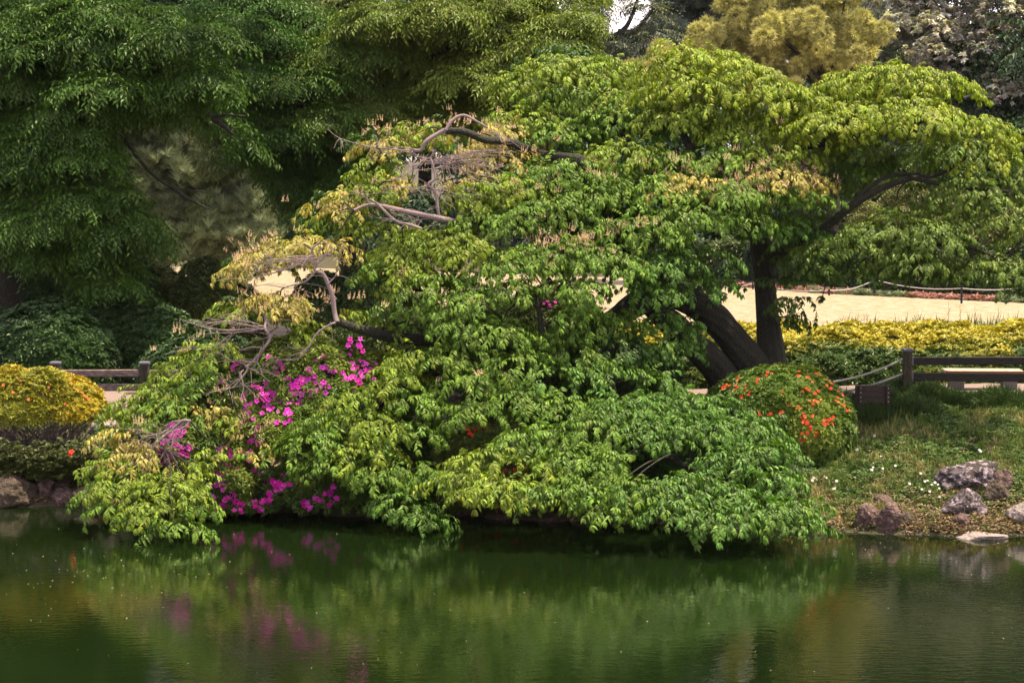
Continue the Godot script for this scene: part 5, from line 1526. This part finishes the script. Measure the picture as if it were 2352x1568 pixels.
# ---------------------------------------------------------------- bench, board
func build_bench_and_board() -> void:
	var d := 35.3
	var g := at(2257, 897, d)
	g.y = land(g.x, g.z)
	var b := thing("bench", g, "low backless bench with pale wooden seat on two stone legs at right", "bench")
	b.rotation.y = -0.06
	var top := at(2257, 848, d).y - g.y
	put("seat", block(Vector3(1.24, 0.045, 0.40), 0.008), M.seat_wood, b, Vector3(0, top - 0.022, 0))
	put("seat_edge", block(Vector3(1.236, 0.04, 0.012), 0.003), M.seat_edge, b, Vector3(0, top - 0.023, 0.207))
	put("seat_frame", block(Vector3(1.18, 0.07, 0.32), 0.006), M.metal, b, Vector3(0, top - 0.081, 0))
	for s in [-0.42, 0.42]:
		put("leg", block(Vector3(0.235, top - 0.118 + 0.08, 0.26), 0.01), M.concrete, b, Vector3(s, (top - 0.118) * 0.5 - 0.04, 0))
	for s in [-0.52, 0.0, 0.52]:
		put("bolt", block(Vector3(0.018, 0.018, 0.01), 0.003), M.stud, b, Vector3(s, top - 0.08, 0.163))
	# dark board seen from behind
	var bd := 33.7
	var bg := at(2004, 955, bd)
	bg.y = land(bg.x, bg.z)
	var o := thing("board", bg, "dark brown wooden notice board seen from behind beside the rounded azalea", "notice board")
	var k := bd / F
	var up := func(y: float) -> float: return at(2004, y, bd).y - bg.y
	var planks := 3
	var y0: float = up.call(927.0)
	var y1: float = up.call(884.0)
	for i in planks:
		var hh := (y1 - y0) / planks
		put("plank", block(Vector3(80 * k, hh - 0.003, 0.03), 0.004), M.board, o, Vector3(0, y0 + hh * (i + 0.5), 0))
	for x in [1970.0, 2033.0]:
		var sx: float = (x - 2004.0) * k + 0.04
		var post := put("post", block(Vector3(0.065, y1 + 0.15, 0.045), 0.005), M.board, o, Vector3(sx, (y1 - 0.15) * 0.5, 0.039))
		for i in 4:
			var s := SphereMesh.new()
			s.radius = 0.009
			s.height = 0.014
			s.radial_segments = 8
			s.rings = 4
			put("stud", s, M.stud, post, Vector3(0, y0 + (y1 - y0) * (0.14 + 0.24 * i) - (y1 - 0.15) * 0.5, 0.024))

# ---------------------------------------------------------------- stones
func rock(label: String, x0: float, y0: float, x1: float, y1: float, mat: Material, seed_: int, depth := 0.8, d := 0.0, rough := 0.22) -> void:
	var cx := (x0 + x1) * 0.5
	var g := ground_at(cx, y1)
	var dd := seen_at(g).z if d == 0.0 else d
	var k := dd / F
	var w := (x1 - x0) * k
	var hgt := (y1 - y0) * k
	var c := at(cx, (y0 + y1) * 0.5, dd) + Vector3(0, -hgt * 0.12, -w * depth * 0.25)
	var o := put("stone", stone(Vector3(w * 1.42, hgt * 1.5, w * depth * 1.35), seed_, rough), mat, null, c)
	tag(o, label, "stone", "stones along the pond bank")

func build_stones() -> void:
	rock("large dark boulder with white lichen jutting from the right bank", 2150, 1064, 2290, 1128, M.lichen_stone, 201, 0.8)
	rock("boulder with white patches under the large lichen boulder", 2178, 1130, 2262, 1188, M.lichen_stone, 202, 0.6)
	rock("brown stone low at the water right of the leaning tree", 1966, 1164, 2024, 1214, M.stone, 203, 0.9)
	rock("rounded grey stone beside the brown stone at the right water's edge", 2018, 1160, 2074, 1218, M.stone, 204, 0.9)
	rock("flat brown stone behind the rounded grey stone", 2014, 1138, 2058, 1164, M.stone, 205, 0.9)
	rock("small brown stone right of the rounded grey stone", 2066, 1175, 2102, 1208, M.brown_stone, 206, 0.9)
	rock("pinkish stone below the white patched boulder", 2192, 1178, 2234, 1210, M.stone, 207, 0.9)
	rock("brown stone to the right of the large lichen boulder", 2280, 1082, 2330, 1124, M.stone, 208, 0.9)
	rock("pink grey stone at the right edge above the water", 2318, 1160, 2380, 1206, M.pale_stone, 209, 0.8)
	rock("wedge of brown stone between the large boulder and the right edge", 2268, 1104, 2318, 1152, M.brown_stone, 210, 0.8)
	rock("flat pale stone lying in the shallow water at right", 2208, 1222, 2300, 1246, M.pale_stone, 211, 0.55)
	rock("small flat stone at the waterline left of the flat pale stone", 2140, 1202, 2170, 1218, M.brown_stone, 212, 0.9)
	rock("grey stone near the water at the left bank", 70, 1094, 122, 1140, M.stone, 213, 0.9)
	rock("sloping brown stone beside the grey stone on the left bank", 110, 1080, 168, 1128, M.brown_stone, 214, 0.9)
	rock("broad brown stone at the left edge of the picture", -40, 1088, 76, 1164, M.brown_stone, 215, 0.8)
	rock("reddish flat stone low on the left bank", 112, 1120, 172, 1160, M.stone, 216, 0.9)
	rock("stone at the waterline under the leaning tree's left tip", 166, 1120, 230, 1164, M.brown_stone, 217, 0.9)
	rock("pale pinkish rock beside the path at left", 228, 958, 278, 1004, M.pale_stone, 218, 0.9)
	rock("small pale rock left of the pinkish rock", 200, 974, 236, 998, M.pale_stone, 219, 0.9)
	rock("pinkish stone at the waterline below the left branch tips", 280, 1158, 312, 1180, M.pale_stone, 220, 0.9)
	rock("brown rock at the waterline under the middle of the leaning tree", 1036, 1160, 1084, 1190, M.stone, 221, 0.9)
	rock("flat pale stone in the shade left of the brown waterline rock", 830, 1178, 880, 1192, M.brown_stone, 222, 0.8)
	rock("white stone showing through the lower leaves", 984, 1040, 1016, 1066, M.pale_stone, 223, 0.8, 31.3)
	rock("pale stone glimpsed in the middle of the crown", 1034, 900, 1056, 918, M.pale_stone, 224, 0.8, 32.6)
	rock("dark stone at the water's edge right of the brown waterline rock", 1130, 1174, 1200, 1200, M.brown_stone, 225, 0.8)
	for i in 8:
		rock("dark shaded stone on the waterline, %s from the left under the leaning tree" % ["first", "second", "third", "fourth", "fifth", "sixth", "seventh", "eighth"][i], 1240 + i * 84, 1176 + i * 5 + rng.randf_range(-4, 4), 1310 + i * 84, 1206 + i * 5, M.brown_stone, 230 + i, 0.8)

# ---------------------------------------------------------------- grass and small plants
func build_grass() -> void:
	var blades := [grass_tuft(91, 8, 0.17, 0.010, 0.9), grass_tuft(92, 8, 0.22, 0.010, 0.8), grass_tuft(93, 8, 0.12, 0.012, 1.1)]
	var clover := [rosette(94, 7, 0.065, 0.045, 0.3), rosette(95, 8, 0.07, 0.035, 0.5)]
	var pl := []
	var tn := []
	var cp := []
	var ct := []
	for i in 21000:
		var x := rng.randf_range(3.4, 9.0)
		var b := bank_z(x)
		var z := b - rng.randf_range(0.08, 5.1)
		var t := b - z
		var n := bumps.get_noise_2d(x * 90.0, z * 90.0)
		var low := 1.0 - smoothstep(0.2, 1.4, t)
		if n > 0.12 and rng.randf() < 0.4: continue
		if rng.randf() < low * 0.6 and x > 5.2: continue
		var p := Vector3(x, land(x, z) - 0.01, z)
		var k := rng.randf_range(0.45, 1.5)
		if rng.randf() < 0.5 + n:
			var dry := clampf(n * 0.8 + low * 0.5 + rng.randf_range(-0.15, 0.25), 0.0, 0.9)
			var c := Color(0.10, 0.165, 0.028).lerp(Color(0.38, 0.29, 0.14), dry)
			pl.append(aim(p, Vector3(rng.randf() - 0.5, 0, rng.randf() - 0.5), Vector3(rng.randf_range(-0.2, 0.2), 1, rng.randf_range(-0.1, 0.3)), 0, rng.randf_range(0.5, 1.0) * (0.45 if t > 4.3 and x > 5.4 else 1.0)))
			tn.append(Color(c.r * k, c.g * k, c.b * k))
		else:
			cp.append(aim(p + Vector3(0, rng.randf_range(0.0, 0.05), 0), Vector3(rng.randf() - 0.5, 0, rng.randf() - 0.5), Vector3(rng.randf_range(-0.4, 0.4), 1, rng.randf_range(-0.1, 0.6)), 0, rng.randf_range(0.6, 1.1)))
			ct.append(Color(0.065 * k, 0.12 * k, 0.025 * k))
	# tall dark hummocks along the top of the slope
	for q in [[2080, 905, 0.5, 0.22], [2010, 925, 0.35, 0.16], [2140, 915, 0.35, 0.14], [2205, 925, 0.25, 0.05], [2265, 925, 0.3, 0.03], [2345, 930, 0.3, 0.05], [2000, 960, 0.4, 0.12], [2100, 940, 0.4, 0.10], [2310, 925, 0.4, 0.12]]:
		var g := ground_at(q[0], q[1])
		for i in 700:
			var a := rng.randf() * TAU
			var r: float = sqrt(rng.randf()) * q[2]
			var x := g.x + cos(a) * r
			var z := g.z + sin(a) * r * 0.7
			var k := rng.randf_range(0.7, 1.3)
			pl.append(aim(Vector3(x, land(x, z) + q[3] * (1.0 - r * r / (q[2] * q[2])) - 0.03, z), Vector3(rng.randf() - 0.5, 0, rng.randf() - 0.5), Vector3(cos(a) * 0.5, 1, sin(a) * 0.5), 0, rng.randf_range(0.6, 1.1)))
			tn.append(Color(0.045 * k, 0.085 * k, 0.018 * k))
	# left bank, sparser
	for i in 7000:
		var x := rng.randf_range(-9.5, 3.6)
		var b := bank_z(x)
		var z := b - rng.randf_range(0.1, 4.6)
		var k := rng.randf_range(0.6, 1.2)
		pl.append(aim(Vector3(x, land(x, z) - 0.01, z), Vector3(rng.randf() - 0.5, 0, rng.randf() - 0.5), Vector3.UP, 0, rng.randf_range(0.5, 1.0)))
		tn.append(Color(0.05 * k, 0.085 * k, 0.02 * k))
	var go := Node3D.new()
	go.name = "grass"
	add_child(go)
	tag(go, "green and straw coloured grass growing on the sloping pond bank", "grass")
	go.set_meta("kind", "stuff")
	split_many("grass_blades", blades, M.grass, pl, tn, go)
	var co := Node3D.new()
	co.name = "ground_cover"
	add_child(co)
	tag(co, "low clover leaves spread among the grass on the right bank", "ground cover")
	co.set_meta("kind", "stuff")
	split_many("clover_leaves", clover, M.grass, cp, ct, co)
	# grass standing behind the hedge top
	var hp := []
	var ht := []
	for i in 2600:
		var x := rng.randf_range(2.5, 12.0)
		var z := -39.9 + rng.randf_range(-0.6, 0.5)
		if bumps.get_noise_2d(x * 40.0, 5.0) < -0.05 and rng.randf() < 0.8: continue
		var k := rng.randf_range(0.7, 1.3)
		hp.append(aim(Vector3(x, 1.78 + rng.randf_range(-0.1, 0.06), z), Vector3(rng.randf() - 0.5, 0, rng.randf() - 0.5), Vector3.UP, 0, rng.randf_range(1.2, 2.2)))
		ht.append(Color(0.13 * k, 0.17 * k, 0.06 * k))
	var ho := Node3D.new()
	ho.name = "tall_grass"
	add_child(ho)
	tag(ho, "pale tall grass standing along the back of the yellow green hedge", "grass")
	ho.set_meta("kind", "stuff")
	split_many("grass_blades", blades, M.grass, hp, ht, ho)
	# thin weed stalks above the hedge
	var which := ["first", "second", "third", "fourth", "fifth", "sixth", "seventh"]
	var xs := [1985, 1992, 2180, 2206, 2240, 2294, 2160]
	var ys := [718, 716, 694, 700, 702, 706, 730]
	for i in xs.size():
		var e := at(xs[i], ys[i], 40.0)
		var f := Vector3(e.x - 0.05, 1.85, e.z)
		var o := thing("weed_stalk", f, "thin dry weed stalk rising over the hedge, %s of the row" % which[i], "plant", "weed stalks over the hedge")
		limb(o, "stem", [f, f.lerp(e, 0.5) + Vector3(0.03, 0, 0), e], 0.006, 0.003, M.stem, 5, 0.0)
		limb(o, "side_stem", [f.lerp(e, 0.6), f.lerp(e, 0.8) + Vector3(0.06, 0.04, 0)], 0.004, 0.002, M.stem, 5, 0.0)
	# white flowers and seed heads
	var daisy := azalea_flower(0.022, 96)
	var w := 0
	var spots := [[1894, 1103], [1899, 1106], [1866, 1112], [1870, 1108], [1876, 1110], [1922, 1113], [1918, 1130], [1913, 1132], [2115, 1096], [2125, 1115], [2131, 1113], [2141, 1124], [2148, 1118], [2118, 1133], [2136, 1139], [2155, 1122], [2158, 1131], [2159, 1151], [2006, 1082], [2028, 1084], [2057, 1079], [2003, 1088], [2250, 1042], [2253, 1046], [2024, 1056], [2090, 1120]]
	var order := ["first", "second", "third", "fourth", "fifth", "sixth", "seventh", "eighth", "ninth", "tenth", "eleventh", "twelfth"]
	var patch := {}
	spots.sort_custom(func(a, b): return a[0] < b[0])
	for s in spots:
		var g := ground_at(s[0], s[1] + 4)
		var spot := "in the patch beside the leaning tree's right tip" if s[0] < 1940 else ("in the grass below the dark board" if s[0] < 2100 else ("in the patch left of the large lichen boulder" if s[0] < 2200 else "above the large lichen boulder"))
		var nth: int = patch.get(spot, 0)
		patch[spot] = nth + 1
		var o := thing("white_flower", g, "small white wild flower %s, %s from left" % [spot, order[nth]], "flower", "white flowers on the right bank")
		limb(o, "stem", [g, g + Vector3(0.005, 0.04, 0), g + Vector3(0.0, 0.075, 0.005)], 0.003, 0.002, M.stem, 4, 0.0)
		var f := put("petals", daisy, M.white_flower, o)
		f.transform = Transform3D(Basis(Vector3.RIGHT, 0.9).scaled(Vector3.ONE * rng.randf_range(0.7, 1.3)), Vector3(0, 0.08, 0.008))
	for s in [[2009, 1002, "left"], [1969, 1034, "right"]]:
		var g := ground_at(s[0], s[1] + 18)
		var o := thing("dandelion", g, "dandelion seed head on a thin stem, %s of two on the right bank" % ("right one" if s[2] == "left" else "left one"), "flower", "dandelion seed heads")
		var e := at(s[0], s[1], seen_at(g).z)
		limb(o, "stem", [g, g.lerp(e, 0.5) + Vector3(0.01, 0, 0), e], 0.004, 0.003, M.stem, 5, 0.0)
		put("seed_head", needle_tuft(97, 90, 0.032, 0.0035, 3.1), M.white_flower, o, e - g)

# ---------------------------------------------------------------- things afloat
func build_water_bits() -> void:
	var s := Shape.new()
	s.tri(Vector3(-0.012, 0, 0), Vector3(0, 0.003, 0.011), Vector3(0.012, 0, 0), Color(1, 1, 1))
	s.tri(Vector3(-0.012, 0, 0), Vector3(0.012, 0, 0), Vector3(0.002, 0.004, -0.011), Color(1, 1, 1))
	var pl := []
	var tn := []
	for i in 300:
		var x := rng.randf_range(-8.0, 8.0)
		var z := rng.randf_range(-29.5, -20.5)
		if i > 110:
			x = -5.2 + rng.randfn() * 1.1
			z = -26.8 + rng.randfn() * 1.3
		if i > 220:
			x = rng.randf_range(-5.0, 7.5)
			z = bank_z(x) + absf(rng.randfn()) * 0.5 + 0.05
		pl.append(Transform3D(Basis(Vector3.UP, rng.randf() * TAU).scaled(Vector3.ONE * rng.randf_range(0.35, 0.9)), Vector3(x, 0.006, z)))
		tn.append(Color(1, 1, 1) * rng.randf_range(0.6, 1.0))
	var ls := Shape.new()
	for i in 3: small_leaf(ls, aim(Vector3(rng.randf_range(-0.05, 0.05), 0.004 * i, rng.randf_range(-0.05, 0.05)), Vector3(rng.randf() - 0.5, 0.15, rng.randf() - 0.5)), 0.06, 0.03, 0.2, Color(1, 1, 1) * rng.randf_range(0.7, 1.2))
	var lp := []
	var lt := []
	for i in 5200:
		var x := rng.randf_range(3.6, 9.0) if i > 1800 else rng.randf_range(-9.0, -3.5)
		var t := 0.04 + absf(rng.randfn()) * (0.5 if i < 4200 else 1.5)
		var z := bank_z(x) - t
		if x > 0.0 and x < 5.4 and rng.randf() < 0.6: continue
		var k := rng.randf_range(0.5, 1.3)
		lp.append(aim(Vector3(x, land(x, z) + 0.02 + rng.randf() * 0.03, z), Vector3(rng.randf() - 0.5, 0, rng.randf() - 0.5), Vector3(rng.randf_range(-0.5, 0.5), 1, rng.randf_range(-0.2, 0.7)), 0, rng.randf_range(0.6, 1.2)))
		lt.append(Color(0.25 * k, 0.14 * k, 0.10 * k) if rng.randf() < 0.7 else Color(0.30 * k, 0.22 * k, 0.11 * k))
	var lo := many("leaf_litter", ls.mesh(), M.grass, lp, lt)
	tag(lo, "reddish brown fallen leaves lying along the edges of the pond bank", "fallen leaves")
	var o := many("floating_petals", s.mesh(), M.petal, pl, tn)
	tag(o, "tiny pale petals scattered over the dark pond surface", "petals")
